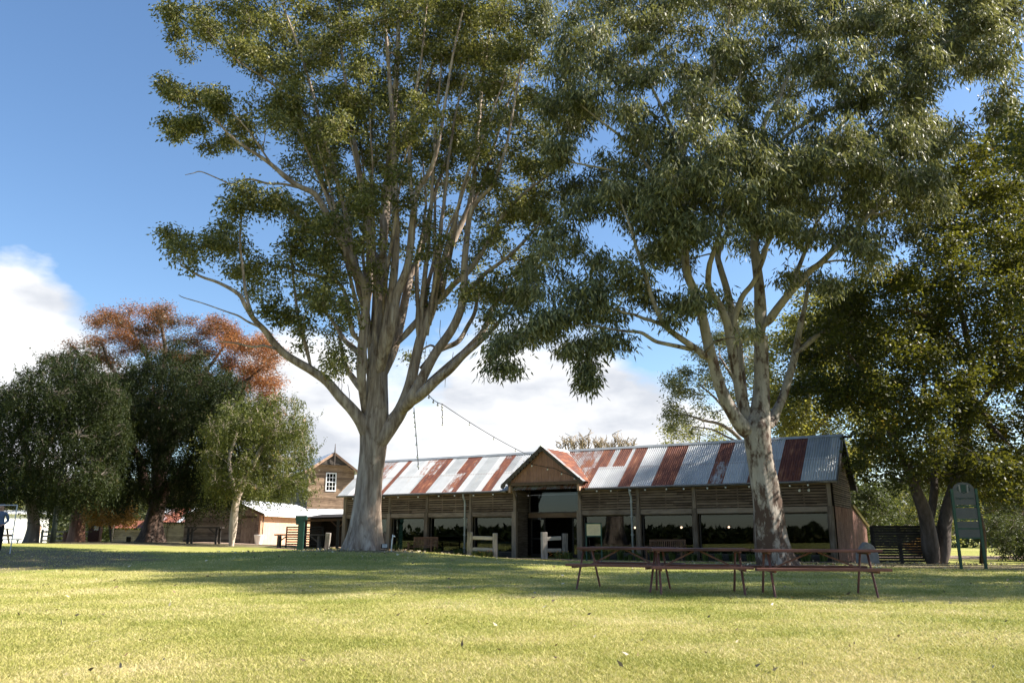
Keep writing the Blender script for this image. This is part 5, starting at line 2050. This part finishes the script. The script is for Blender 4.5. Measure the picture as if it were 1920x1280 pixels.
# ------------------------------------------------------------------ left hand trees
def left_trees():
    # big dark peppercorn with the thick trunk
    D = 57.0
    base = gp(*at(282, 1020, D)[:2], -.15)
    T = Tree('pepper_tree', 'broad dark peppercorn tree with a thick flared trunk', 'tree', base, D, 41, 'bark_brown')
    T.trunk([(*base, .72), (base[0] + .05, base[1], base[2] + 1.2, .60), (base[0] + .2, base[1], base[2] + 2.4, .55), (base[0] + .5, base[1], base[2] + 3.6, .5)], 5, .8, 18)
    for pts, d in (([(290, 945, 14), (300, 900, 11), (310, 860, 9), (330, 820, 6), (350, 780, 4)], 1), ([(286, 950, 12), (270, 900, 9), (262, 860, 7), (240, 820, 5), (220, 780, 3)], -2), ([(292, 940, 11), (320, 905, 8), (350, 870, 6), (390, 840, 4), (430, 810, 3)], -2), ([(284, 940, 9), (250, 910, 7), (220, 890, 5), (190, 870, 3)], 2), ([(310, 860, 6), (300, 820, 5), (295, 780, 4), (300, 740, 2)], 0)):
        T.limb(pts, 0, d, 8)
    poly = [(180, 770), (220, 715), (290, 680), (340, 670), (400, 700), (450, 735), (500, 790), (485, 890), (450, 925), (400, 940), (340, 945), (280, 918), (220, 930), (180, 910)]
    B = scatter(poly, 24, 25, 21, [(300, 890, 10, 10), (330, 850, 12, 10), (370, 800, 10, 8), (265, 830, 8, 8)], 3000, .25, 1, T.rs)
    B += [(205, 715, 18, 14), (240, 690, 18, 12), (280, 660, 16, 12), (330, 645, 18, 12), (370, 665, 18, 12), (425, 705, 18, 14), (455, 725, 18, 14), (500, 765, 22, 18), (520, 800, 20, 18), (395, 820, 24, 22), (420, 870, 24, 22), (215, 770, 26, 24), (225, 820, 26, 24), (215, 870, 26, 22), (190, 810, 24, 22), (490, 800, 24, 20), (500, 840, 22, 20), (470, 860, 24, 20), (360, 800, 22, 20, 1, 3.5), (300, 830, 24, 22, 1, 3.5), (330, 870, 24, 20, 1, 3.5)]
    bl = T.blobs_px(B, 5.0, 1.0)
    T.connect(bl, .03)
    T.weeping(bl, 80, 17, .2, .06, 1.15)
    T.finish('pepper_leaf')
    # dark weeping tree at the far left
    D = 49.0
    base = gp(*at(58, 1014, 54)[:2], -.1)
    T = Tree('pepper_tree', 'dark weeping peppercorn tree at the far left over the picnic table', 'tree', base, D, 42, 'bark_mid')
    T.trunk([(*base, .42), (base[0], base[1], base[2] + 1.5, .36), (base[0] + .1, base[1] - 1, base[2] + 3.0, .32), (base[0] + .2, base[1] - 2, base[2] + 4.4, .28)], 4, .4, 14)
    for pts, d in (([(62, 900, 8), (80, 850, 6), (110, 800, 4), (140, 760, 3)], 0), ([(62, 900, 8), (50, 850, 6), (40, 800, 4), (60, 760, 3)], -2), ([(62, 900, 7), (100, 880, 5), (150, 850, 4), (180, 830, 3)], 1)):
        T.limb(pts, 2, d, 8)
    poly = [(-60, 790), (5, 750), (50, 705), (110, 680), (160, 680), (210, 720), (225, 850), (210, 915), (150, 935), (90, 930), (40, 920), (-20, 925), (-70, 900)]
    B = [(15, 735, 18, 12), (48, 700, 16, 12), (85, 672, 18, 12), (130, 662, 18, 12), (170, 668, 18, 12), (200, 700, 18, 14), (225, 740, 18, 16), (232, 800, 18, 18), (-5, 770, 18, 16)] + scatter(poly, 25, 26, 22, [], 3000, .25, 1, T.rs)
    bl = T.blobs_px(B, 4.4, 1.0)
    T.connect(bl, .03)
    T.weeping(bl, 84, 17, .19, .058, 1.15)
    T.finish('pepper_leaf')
    # slim pale trunked peppercorn, brighter, before the sheds
    D = 51.0
    base = gp(*at(437, 1024, D)[:2], -.1)
    T = Tree('pepper_tree', 'bright green weeping peppercorn tree on a slim pale trunk', 'tree', base, D, 43, 'bark_pale')
    T.limb([(433, 1030, 9), (437, 990, 7.5), (440, 955, 7), (446, 930, 6.4), (458, 905, 5.6), (470, 880, 5), (490, 840, 4), (520, 800, 2.6)], 0, -.5, 10)
    T.limb([(447, 930, 5), (435, 900, 4), (430, 860, 3.4), (445, 810, 2.4)], 0, 1.5)
    T.limb([(470, 880, 4), (510, 865, 3.4), (545, 860, 2.4)], 0, -1.5)
    poly = [(415, 800), (470, 770), (530, 765), (562, 785), (574, 830), (574, 900), (572, 920), (535, 912), (480, 920), (420, 925), (385, 900), (395, 840)]
    B = [(430, 765, 22, 16), (465, 752, 20, 14), (510, 748, 20, 12), (550, 755, 20, 14), (572, 790, 14, 14), (580, 840, 12, 16), (584, 885, 11, 16), (580, 920, 12, 12), (395, 800, 22, 18), (390, 850, 22, 20), (400, 890, 20, 18)] + scatter(poly, 22, 22, 19, [(440, 840, 8, 8), (500, 900, 8, 6)], 3000, .25, 1, T.rs)
    bl = T.blobs_px(B, 3.6, .8)
    T.connect(bl, .025)
    T.weeping(bl, 84, 17, .18, .055, 1.15)
    T.finish('pepper_leaf_bright')
    # russet tree behind them
    D = 66.0
    base = gp(*at(285, 1015, D)[:2], -.1)
    T = Tree('autumn_tree', 'feathery russet and green autumn tree rising behind the dark peppercorn', 'tree', base, D, 44, 'bark_dark')
    T.limb([(290, 1015, 10), (292, 900, 8), (295, 800, 7), (300, 730, 5), (310, 660, 4), (300, 600, 2.4)], 0, 0, 9)
    for pts, d in (([(295, 800, 6), (250, 740, 4.4), (210, 690, 3.4), (190, 640, 2.4)], -2), ([(297, 780, 6), (350, 730, 4.4), (390, 690, 3.4), (420, 650, 2.2)], 1), ([(296, 800, 6), (370, 770, 4.4), (440, 730, 3.6), (490, 690, 2.2)], -2), ([(295, 810, 6), (220, 770, 4.4), (160, 720, 3.4), (120, 680, 2)], 2), ([(300, 720, 4), (270, 660, 3), (240, 610, 2)], 2)):
        T.limb(pts, 0, d, 7)
    poly = [(95, 665), (150, 640), (175, 600), (215, 585), (270, 578), (320, 580), (360, 605), (400, 600), (440, 630), (490, 640), (522, 670), (515, 740), (515, 810), (430, 830), (360, 820), (300, 820), (220, 810), (150, 770), (100, 710)]
    B = [(430, 640, 24, 18), (465, 655, 26, 20), (500, 675, 24, 20), (510, 715, 22, 22), (500, 755, 24, 20), (460, 720, 24, 20), (430, 690, 22, 18), (470, 790, 24, 20), (515, 785, 18, 18)] + scatter(poly, 23, 21, 16, [(250, 690, 10, 8), (310, 700, 10, 8), (400, 690, 14, 10), (440, 710, 14, 10), (350, 660, 8, 8), (190, 700, 10, 8), (470, 760, 10, 8), (260, 740, 8, 8), (380, 750, 10, 8)], 3000, .25, 1, T.rs)
    bl = T.blobs_px(B, 4.5, .7)
    T.connect(bl, .03)

    def tone(P):
        x, z = P[:, 0], P[:, 2]
        n = np.sin(x * .9 + 1.0) * np.sin(z * 1.1 + P[:, 1] * .5)
        thr = 17.0 + 2.4 * np.exp(-((x + 28) / 1.9) ** 2) - 5.0 * ss(-25.8, -21.5, x) + .8 * n
        return np.clip((z - thr) * .2, -.40, .06) + n * .1 + .12 * ss(-25, -21, x)
    T.foliage(bl, 44, 30, .22, .055, .1, .3, twig=.012, up=.3, spread=1.0, tone_fn=tone)
    T.finish('autumn_leaf')
    # rusty broad trunk with weeping light foliage
    D = 63.0
    base = gp(*at(142, 1012, D)[:2], -.1)
    T = Tree('willow_tree', 'weeping light green tree on a broad mottled rust brown trunk', 'tree', base, D, 45, 'bark_red')
    T.trunk([(*base, .62), (base[0], base[1], base[2] + 1.0, .56), (base[0], base[1], base[2] + 2.2, .5), (base[0], base[1], base[2] + 4.2, .3)], 5, .3, 16)
    B = scatter([(75, 890), (190, 890), (190, 935), (150, 950), (110, 950), (75, 955)], 20, 22, 20, [], 800, .2, 1, T.rs)
    bl = T.blobs_px(B, 2.2, .4)
    T.connect(bl, .03)
    T.weeping(bl, 40, 16, .22, .07, 1.6, tone_fn=lambda P: .2)
    T.finish('pepper_leaf_bright')
    D = 61.0
    base = gp(*at(205, 1014, D)[:2], -.1)
    T = Tree('yellow_shrub', 'golden yellow autumn shrub before the long slab shed', 'shrub', base, D, 46, 'bark_dark')
    T.limb([(208, 1015, 3), (206, 985, 2.4), (200, 950, 2), (195, 920, 1.4)], 0, 0, 6)
    B = scatter([(165, 935), (195, 900), (230, 930), (245, 975), (215, 985), (175, 975)], 15, 18, 15, [], 800, .2, 1, T.rs)
    bl = T.blobs_px(B, 1.6, .3)
    T.connect(bl, .015)
    T.foliage(bl, 40, 22, .17, .11, .3, .2, up=.1)
    T.finish('yellow_leaf')


left_trees()


# ------------------------------------------------------------------ right hand trees
def right_trees():
    D = 34.5
    base = gp(*at(1745, 1062, D)[:2], -.15)
    T = Tree('elm_tree', 'dark green and yellow leaved tree with forked twin trunk beside the sign', 'tree', base, D, 51, 'bark_dark')
    T.limb([(1752, 1068, 20), (1745, 1030, 15), (1740, 990, 13), (1732, 955, 12), (1718, 920, 10), (1705, 880, 8), (1680, 830, 7), (1650, 770, 5.4), (1620, 710, 4), (1590, 660, 2.8)], 0, -2, 12)
    T.limb([(1764, 1066, 18), (1768, 1030, 13), (1770, 990, 12), (1778, 950, 11.5), (1790, 910, 10.5), (1800, 860, 9), (1815, 790, 7.6), (1825, 700, 6.4), (1810, 620, 5.4), (1790, 540, 4.2), (1770, 470, 3)], 0, 1, 12)
    T.limb([(1742, 990, 8), (1748, 950, 7.6), (1752, 910, 6.6), (1750, 860, 5.4), (1740, 780, 4.4), (1730, 700, 3.4), (1720, 620, 2.4)], .3, 2, 9)
    T.limb([(1815, 790, 6), (1850, 740, 5), (1880, 680, 4), (1900, 610, 3)], .6, -1)
    T.limb([(1825, 700, 5), (1790, 640, 4.2), (1750, 600, 3.6), (1700, 580, 2.6)], 0, -3)
    T.limb([(1820, 740, 5), (1860, 800, 4), (1900, 840, 3)], .6, -2)
    poly = [(1500, 620), (1540, 570), (1600, 540), (1680, 500), (1720, 420), (1780, 330), (1830, 270), (1880, 240), (1960, 220), (1990, 600), (1980, 900), (1900, 900), (1840, 900), (1780, 880), (1720, 890), (1660, 885), (1610, 840), (1590, 790), (1540, 770), (1490, 720)]
    B = scatter(poly, 34, 37, 30, [(1645, 690, 14, 8), (1560, 680, 6, 6), (1880, 760, 8, 6), (1700, 460, 10, 8), (1820, 610, 8, 8), (1600, 800, 12, 10)], 4000, .25, 1, T.rs)
    for q in [(1640, 895, 26, 18, .6), (1690, 905, 28, 18, .7), (1750, 905, 28, 16, .7), (1850, 905, 30, 20, .8), (1900, 930, 30, 24, .8), (1880, 880, 34, 28), (1930, 880, 34, 28), (1610, 870, 16, 14, .5)]:
        B.append(q)
    bl = T.blobs_px(B, 6.0, .7)
    T.connect(bl, .03)
    T.foliage(bl, 54, 22, .16, .095, .3, .26, up=.1, spread=.9)
    T.finish('elm_leaf')
    # big trees just outside the right edge; they shade the lawn
    def shade_tree(label, name, loc, h, low, rad, seed, leaf, bark, n, per, subs, L, W, dens):
        base = gp(*loc, -.15)
        T = Tree(name, label, 'tree', base, 20, seed, bark)
        T.limb3([(base[0], base[1], base[2], .026 * h), (base[0], base[1], h * .2, .022 * h), (base[0] - .2, base[1], h * .4, .017 * h), (base[0], base[1] + .2, h * .7, .01 * h), (base[0], base[1], h * .92, .004 * h)], 14)
        for a in range(9):
            an = a * 2 * math.pi / 9 + .3
            ln = rad * .85
            z0 = low * .8 + (a % 3) * (h - low) * .2
            dz = (h - low) * .25
            T.limb3([(base[0], base[1], z0, .01 * h), (base[0] + math.cos(an) * ln * .4, base[1] + math.sin(an) * ln * .4, z0 + dz * .5, .007 * h), (base[0] + math.cos(an) * ln * .8, base[1] + math.sin(an) * ln * .8, z0 + dz * .9, .004 * h), (base[0] + math.cos(an) * ln, base[1] + math.sin(an) * ln, z0 + dz, .03)], 8)
        bl = []
        zc, hz = (h + low) / 2, (h - low) / 2
        for i in range(n):
            q = T.rg.normal(size=3)
            q = q / np.linalg.norm(q) * T.rg.uniform(.3, 1) ** .5
            c = np.array([base[0], base[1], zc]) + q * np.array([rad, rad * .95, hz])
            bl.append((c, np.array([1.1, 1.1, .8]) * T.rs.uniform(.7, 1.2), dens))
        T.connect(bl, .03)
        T.foliage(bl, per, subs, L, W, .3, .3, up=.1, spread=.9)
        T.finish(leaf)
    shade_tree('large dark shade tree standing just outside the right edge of the view', 'elm_tree', (19.3, 19.3), 15.5, 4.8, 5.7, 52, 'elm_leaf', 'bark_dark', 95, 44, 18, .15, .09, .9)
    shade_tree('tall gum standing outside the right edge, next to the large shade tree', 'gum_tree', (23.8, 20.3), 25, 9, 6.5, 56, 'gum_leaf_grey', 'bark_pale', 110, 40, 16, .24, .07, .9)
    shade_tree('tall gum outside the right edge, level with the barn end', 'gum_tree', (31.5, 40.5), 24, 10, 6.0, 57, 'gum_leaf_grey', 'bark_pale', 90, 40, 14, .24, .07, .85)
    shade_tree('spreading gum outside the right edge, beyond the end of the mulch bed', 'gum_tree', (33.5, 28.5), 20, 6.5, 6.0, 58, 'gum_leaf_grey', 'bark_pale', 90, 40, 14, .24, .07, .85)
    # sunny lighter tree beyond the right gum
    D = 52.0
    base = gp(*at(1500, 1035, D)[:2], -.1)
    T = Tree('elm_tree', 'sunlit yellow green tree rising behind the right end of the barn', 'tree', base, D, 53, 'bark_mid')
    T.limb([(1500, 1040, 10), (1502, 900, 8), (1508, 800, 6.5), (1520, 720, 5), (1530, 640, 3)], 0, 0, 9)
    T.limb([(1506, 830, 5), (1560, 770, 4), (1600, 720, 2.6)], 0, -2)
    T.limb([(1504, 850, 5), (1470, 790, 4), (1455, 720, 2.6)], 0, 2)
    poly = [(1420, 720), (1450, 640), (1480, 590), (1540, 545), (1600, 580), (1640, 650), (1650, 760), (1640, 860), (1600, 880), (1540, 830), (1470, 810), (1430, 790)]
    B = scatter(poly, 30, 32, 26, [(1470, 700, 8, 8), (1530, 760, 10, 8), (1600, 820, 16, 12)], 3000, .25, 1, T.rs)
    bl = T.blobs_px(B, 4.5, .5)
    T.connect(bl, .03)
    T.foliage(bl, 44, 16, .22, .12, .3, .32, up=.1, spread=.9)
    T.finish('elm_leaf_light')
    # grey gum behind the barn roof
    D = 60.0
    base = gp(*at(1412, 1030, D)[:2], -.1)
    T = Tree('gum_tree', 'dark small crowned gum behind the barn roof, left of the flaking trunk', 'tree', base, D, 54, 'bark_mid')
    T.limb([(1415, 1030, 9), (1412, 900, 7.5), (1405, 830, 6.5), (1398, 760, 5.5), (1392, 690, 4.4), (1388, 620, 2.6)], 0, 0, 9)
    for pts, d in (([(1408, 850, 5), (1380, 815, 3.8), (1350, 795, 3), (1320, 788, 2.4), (1290, 778, 1.6)], -1), ([(1404, 815, 4), (1370, 780, 3.2), (1340, 745, 2.4), (1310, 720, 1.6)], 2), ([(1398, 760, 4), (1375, 710, 3), (1350, 670, 2)], -2), ([(1406, 835, 3), (1370, 822, 2.2), (1335, 805, 1.6), (1300, 800, 1)], 1)):
        T.limb(pts, 0, d, 6)
    B = [(1265, 715, 22, 16), (1290, 700, 24, 20), (1310, 740, 24, 14), (1262, 780, 20, 16), (1285, 790, 22, 16), (1260, 755, 16, 12, .7), (1320, 770, 22, 14, .8), (1325, 680, 26, 22), (1350, 640, 26, 24), (1375, 600, 24, 22), (1370, 680, 26, 22), (1400, 640, 26, 26), (1335, 715, 24, 18), (1370, 740, 22, 18, .8), (1345, 775, 18, 12, .6), (1410, 590, 22, 22), (1420, 680, 26, 26), (1395, 700, 24, 20), (1310, 660, 16, 14, .7), (1440, 720, 24, 24), (1275, 735, 20, 12), (1300, 810, 12, 8, .5), (1260, 800, 12, 9, .6)]
    bl = T.blobs_px(B, 3.0, .4)
    T.connect(bl, .03)
    T.foliage(bl, 50, 16, .24, .09, .4, .28, up=.2)
    T.finish('gum_leaf_grey')
    # leafless tree behind the ridge
    D = 78.0
    base = gp(*at(1120, 1022, D)[:2], -.1)
    T = Tree('bare_tree', 'leafless tree of fine pale twigs behind the barn ridge', 'tree', base, D, 55, 'bark_twig')
    T.limb([(1120, 1022, 8), (1120, 940, 7), (1120, 890, 5)], 0, 0, 8)
    rs = T.rs
    for i in range(26):
        x1 = 1050 + i * 5.6 + rs.uniform(-6, 6)
        top = 812 + abs(x1 - 1118) * .18 + rs.uniform(0, 14) + (12 if 1105 < x1 < 1150 else 0)
        T.limb([(1120, 905, 2.4), (1120 + (x1 - 1120) * .6, 872, 1.8), (1120 + (x1 - 1120) * .9, 846, 1.2), (x1, top, .9)], 0, rs.uniform(-4, 4), 4, 3, node=True)
        for j in range(9):
            f = rs.uniform(0, 1)
            sx, sy = x1 + (1120 + (x1 - 1120) * .9 - x1) * f, top + (846 - top) * f
            T.limb([(sx, sy, .8), (sx + rs.uniform(-7, 7), sy - 7, .65), (sx + rs.uniform(-12, 12), sy - rs.uniform(10, 18), .5)], 0, rs.uniform(-3, 3), 3, 2, node=False)
    T.finish('bare_twig')


right_trees()


# ------------------------------------------------------------------ background trees
def bg_tree(name, label, cat, loc, h, r, seed, leaf, bark, lsz=.3, n=26, per=30, dens=.9, low=.3, group=None):
    base = np.array(gp(*loc, -.1))
    T = Tree(name, label, cat, base, loc[1], seed, bark, group)
    T.limb3([(base[0], base[1], base[2], .028 * h), (base[0] + .2, base[1], base[2] + h * .3, .022 * h), (base[0] - .1, base[1], base[2] + h * .6, .014 * h), (base[0], base[1], base[2] + h * .9, .005 * h)], 9)
    bl = []
    for i in range(n):
        q = T.rg.normal(size=3)
        q = q / np.linalg.norm(q) * T.rg.uniform(.3, 1) ** .5
        zc = base[2] + h * (low + 1) / 2
        c = np.array([base[0], base[1], zc]) + q * np.array([r, r, h * (1 - low) / 2])
        k = T.rs.uniform(.22, .38)
        bl.append((c, np.array([r * k, r * k, r * k * .75]), dens))
    T.connect(bl, .03)
    for c, rad, d in bl:
        pass
    T.foliage(bl, per, max(3, int(12 / max(.4, (r * .3) ** 2) * 1.0)), lsz, lsz * .42, .35, r * .085, twig=.015, up=.2)
    return T.finish(leaf)


# right hand distance
bg_tree('wattle_tree', 'grey green rounded tree beyond the lean-to roof', 'tree', (25.5, 62), 5.4, 3.2, 61, 'far_leaf', 'bark_mid', .26, 30, 40, low=.15)
bg_tree('wattle_tree', 'tall thin crowned grey tree against the sky gap right of the barn', 'tree', (27.2, 70), 8.2, 3.0, 62, 'far_leaf', 'bark_pale', .26, 22, 30, low=.35)
bg_tree('wattle_tree', 'pale olive tree behind the twin trunk', 'tree', (33, 66), 7.2, 3.6, 63, 'far_leaf', 'bark_mid', .26, 28, 36, low=.12)
bg_tree('wattle_tree', 'bushy olive tree left of the tall sign legs', 'tree', (37.5, 72), 8, 4, 64, 'elm_leaf_light', 'bark_mid', .26, 28, 36, low=.12)
bg_tree('wattle_tree', 'pale leaved tree right of the tall sign', 'tree', (31.2, 50), 5.2, 2.6, 65, 'far_leaf', 'bark_pale', .2, 30, 40, low=.1)
bg_tree('wattle_tree', 'grey green shrubby tree at the right edge of the lawn', 'tree', (27.5, 44), 3.4, 2.0, 66, 'far_leaf', 'bark_mid', .16, 26, 36, low=.05)
bg_tree('forked_tree', 'small red barked forked tree between the sign legs', 'tree', (22.6, 40), 6.0, 2.2, 67, 'elm_leaf', 'bark_brown', .16, 20, 30, low=.45)
bg_tree('wattle_tree', 'dense olive tree far behind the slat fence', 'tree', (30.5, 80), 7.5, 4.2, 68, 'far_leaf', 'bark_mid', .3, 30, 40, low=.05)
bg_tree('rust_shrub', 'low rust coloured bush beyond the twin trunk', 'shrub', (24.6, 50), 1.1, .9, 69, 'yellow_leaf', 'bark_dark', .14, 16, 26, low=.1)
# behind the roof
bg_tree('wattle_tree', 'yellow green tree top peeping over the barn ridge', 'tree', (17.5, 75), 11.6, 4.2, 71, 'elm_leaf_light', 'bark_mid', .26, 30, 36, low=.5)
# left hand distance
for i, (x, y, hh, rr_, lab) in enumerate(((-52, 84, 9, 5, 'pale green tree far behind the white outbuilding'), (-44, 88, 8, 5, 'light green tree far behind the paddock fence'), (-37, 92, 8, 5, 'light green tree behind the rusty tree trunk'), (-30, 96, 7, 5, 'pale tree behind the rusty roof of the long shed'))):
    bg_tree('background_tree', lab, 'tree', (x, y), hh, rr_, 81 + i, 'elm_leaf_light' if i % 2 == 0 else 'far_leaf', 'bark_mid', .34, 26, 34, low=.08)
# the wooded far side of the valley, one mass of scrub
def far_wood():
    n = 60000
    a = RNG.uniform(R(-42), R(42), n)
    d = RNG.uniform(105, 190, n)
    X, Y = np.sin(a) * d, np.cos(a) * d
    top = 5.5 + 2.2 * np.sin(X * .11) + 1.5 * np.sin(X * .31 + 1) + (d - 105) * .05
    Z = RNG.random(n) ** .8 * top
    P = np.stack([X, Y, Z], 1)
    D = unit(RNG.normal(size=(n, 3)))
    V = leaf_quads(P, D, RNG.uniform(.8, 1.6, n), RNG.uniform(.4, .8, n))
    o = quads_mesh('woodland', V, RNG.random(n), 'far_leaf')
    kind(o, 'stuff')
    tag(o, 'olive green wooded far side of the valley beyond the farm', 'woods')


far_wood()
def side_wood():
    n = 26000
    t = RNG.random(n)
    X = -36 - 30 * RNG.random(n) ** 1.5 - 14 * t
    Y = 26 - 80 * t + RNG.normal(scale=2, size=n)
    top = 1.3 + .5 * np.sin(Y * .5) + .35 * np.sin(Y * 1.3 + 1)
    keep = X < -.74 * np.maximum(Y, 0) - 14
    Z = RNG.random(n) ** .8 * top
    P = np.stack([X, Y, Z], 1)[keep]
    n = len(P)
    V = leaf_quads(P, unit(RNG.normal(size=(n, 3))), RNG.uniform(.6, 1.2, n), RNG.uniform(.35, .7, n))
    o = quads_mesh('roadside_scrub', V, RNG.random(n), 'pepper_leaf')
    kind(o, 'stuff')
    tag(o, 'dark scrub along the near side of the lawn, mirrored in the barn windows', 'scrub')


side_wood()
# trees on the camera side, which the barn windows mirror
proto = bg_tree('paddock_tree', 'leafy tree behind the viewer mirrored in the barn windows', 'tree', (-30, -42), 7, 3.2, 91, 'far_leaf', 'bark_mid', .45, 26, 30, low=.1, group='trees mirrored in the barn windows')
for i, (x, y, k) in enumerate(((-46, -30, .8), (-38, -60, 1.0), (-20, -48, .7), (-54, -44, 1.1), (-62, -20, .9), (-10, -60, .9), (-70, -50, 1.2), (-28, -70, .9), (-48, -72, 1.2), (-78, -8, 1.0), (-18, -22, .5), (-60, 8, .7))):
    c = copy_tree(proto)
    c.location = gp(x, y)
    c.scale = (k * .42, k * .42, k * .42)
    c.rotation_euler = (0, 0, i * 1.3)

# ------------------------------------------------------------------ light
SUN_AZ = np.array([1.0, .03])
SUN_AZ = SUN_AZ / np.linalg.norm(SUN_AZ)
SUN_EL = R(39)
sd = np.array([SUN_AZ[0] * math.cos(SUN_EL), SUN_AZ[1] * math.cos(SUN_EL), math.sin(SUN_EL)])
sl = bpy.data.lights.new('sun', 'SUN')
sl.energy = 5.0
sl.angle = R(.53)
sl.color = (1, .93, .82)
so = bpy.data.objects.new('sun', sl)
COL.objects.link(so)
so.rotation_euler = Vector(-sd).to_track_quat('-Z', 'Y').to_euler()

wd = bpy.data.worlds.new('World')
SC.world = wd
wd.use_nodes = True
nt = wd.node_tree
nt.nodes.clear()


def wn(t, **kw):
    n_ = nt.nodes.new(t)
    for k_, v_ in kw.items():
        setattr(n_, k_, v_)
    return n_


def wmath(op, a, b=0.0, clamp=False):
    m_ = wn('ShaderNodeMath', operation=op, use_clamp=clamp)
    for s_, v_ in ((m_.inputs[0], a), (m_.inputs[1], b)):
        if isinstance(v_, (int, float)):
            s_.default_value = v_
        else:
            nt.links.new(v_, s_)
    return m_.outputs[0]


out = wn('ShaderNodeOutputWorld')
sky = wn('ShaderNodeTexSky', sky_type='NISHITA')
sky.sun_disc = False
sky.sun_elevation = SUN_EL
sky.sun_rotation = math.atan2(SUN_AZ[0], SUN_AZ[1])
sky.altitude = 100
sky.air_density = 1.0
sky.dust_density = .6
sky.ozone_density = 2.2
bg = wn('ShaderNodeBackground')
bg.inputs['Strength'].default_value = .078
hs = wn('ShaderNodeHueSaturation')
hs.inputs['Saturation'].default_value = 1.1
nt.links.new(sky.outputs[0], hs.inputs['Color'])
nt.links.new(hs.outputs[0], bg.inputs['Color'])
# cumulus low in the sky, placed by direction
tc_ = wn('ShaderNodeTexCoord')
sepv = wn('ShaderNodeSeparateXYZ')
nt.links.new(tc_.outputs['Generated'], sepv.inputs[0])
mp = wn('ShaderNodeMapping')
mp.inputs['Scale'].default_value = (1, 1, 2.4)
mp.inputs['Location'].default_value = (3.2, 1.7, .35)
nt.links.new(tc_.outputs['Generated'], mp.inputs['Vector'])
n1 = wn('ShaderNodeTexNoise')
n1.inputs['Scale'].default_value = 4.2
n1.inputs['Detail'].default_value = 12
n1.inputs['Roughness'].default_value = .58
nt.links.new(mp.outputs[0], n1.inputs['Vector'])
Zv = sepv.outputs['Z']


def lobe(px, py, width, amp):
    d_ = unit(at(px, py, 100) - np.array([0, 0, EYE]))
    dot = wn('ShaderNodeVectorMath', operation='DOT_PRODUCT')
    nt.links.new(tc_.outputs['Generated'], dot.inputs[0])
    dot.inputs[1].default_value = tuple(d_)
    c0 = math.cos(R(width))
    v_ = wmath('DIVIDE', wmath('SUBTRACT', dot.outputs['Value'], c0), 1 - c0)
    v_ = wmath('MAXIMUM', v_, 0)
    return wmath('MULTIPLY', v_, amp)


# more cloud towards the horizon, none high up
bias = wmath('SUBTRACT', .26, wmath('MULTIPLY', wmath('MAXIMUM', Zv, 0), 1.35))
bias = wmath('ADD', bias, wmath('MULTIPLY', wmath('MINIMUM', sepv.outputs['Y'], 0), .6))
tot = bias
for (px, py, w_, a_) in ((0, 640, 8, .26), (110, 680, 8, .18), (820, 750, 12, .26), (1060, 790, 10, .24), (1180, 790, 8, .26), (600, 690, 7, .2), (560, 760, 6, .2), (60, 760, 8, .16)):
    tot = wmath('ADD', tot, lobe(px, py, w_, a_))
for (px, py, w_, a_) in ((1290, 640, 6, -.26), (240, 520, 6, -.2), (330, 480, 6, -.2)):
    tot = wmath('ADD', tot, lobe(px, py, w_, a_))
dens = wmath('MULTIPLY', wmath('SUBTRACT', wmath('ADD', n1.outputs['Fac'], tot), .625), 5.0, True)
n2 = wn('ShaderNodeTexNoise')
n2.inputs['Scale'].default_value = 7
n2.inputs['Detail'].default_value = 6
nt.links.new(mp.outputs[0], n2.inputs['Vector'])
cr = wn('ShaderNodeValToRGB')
cr.color_ramp.elements[0].position = .36
cr.color_ramp.elements[0].color = (.60, .63, .69, 1)
cr.color_ramp.elements[1].position = .58
cr.color_ramp.elements[1].color = (1.0, 1.0, 1.0, 1)
nt.links.new(n2.outputs['Fac'], cr.inputs[0])
cb = wn('ShaderNodeBackground')
cb.inputs['Strength'].default_value = .44
nt.links.new(cr.outputs[0], cb.inputs['Color'])
mx = wn('ShaderNodeMixShader')
nt.links.new(dens, mx.inputs[0])
nt.links.new(bg.outputs[0], mx.inputs[1])
nt.links.new(cb.outputs[0], mx.inputs[2])
nt.links.new(mx.outputs[0], out.inputs['Surface'])

SC.view_settings.view_transform = 'Standard'
SC.view_settings.look = 'None'
SC.view_settings.exposure = 1.5
SC.view_settings.gamma = 1
SC.render.engine = 'CYCLES'
SC.cycles.max_bounces = 8
SC.cycles.diffuse_bounces = 3
SC.cycles.glossy_bounces = 3
SC.cycles.transparent_max_bounces = 12
SC.cycles.transmission_bounces = 4
SC.cycles.use_denoising = True
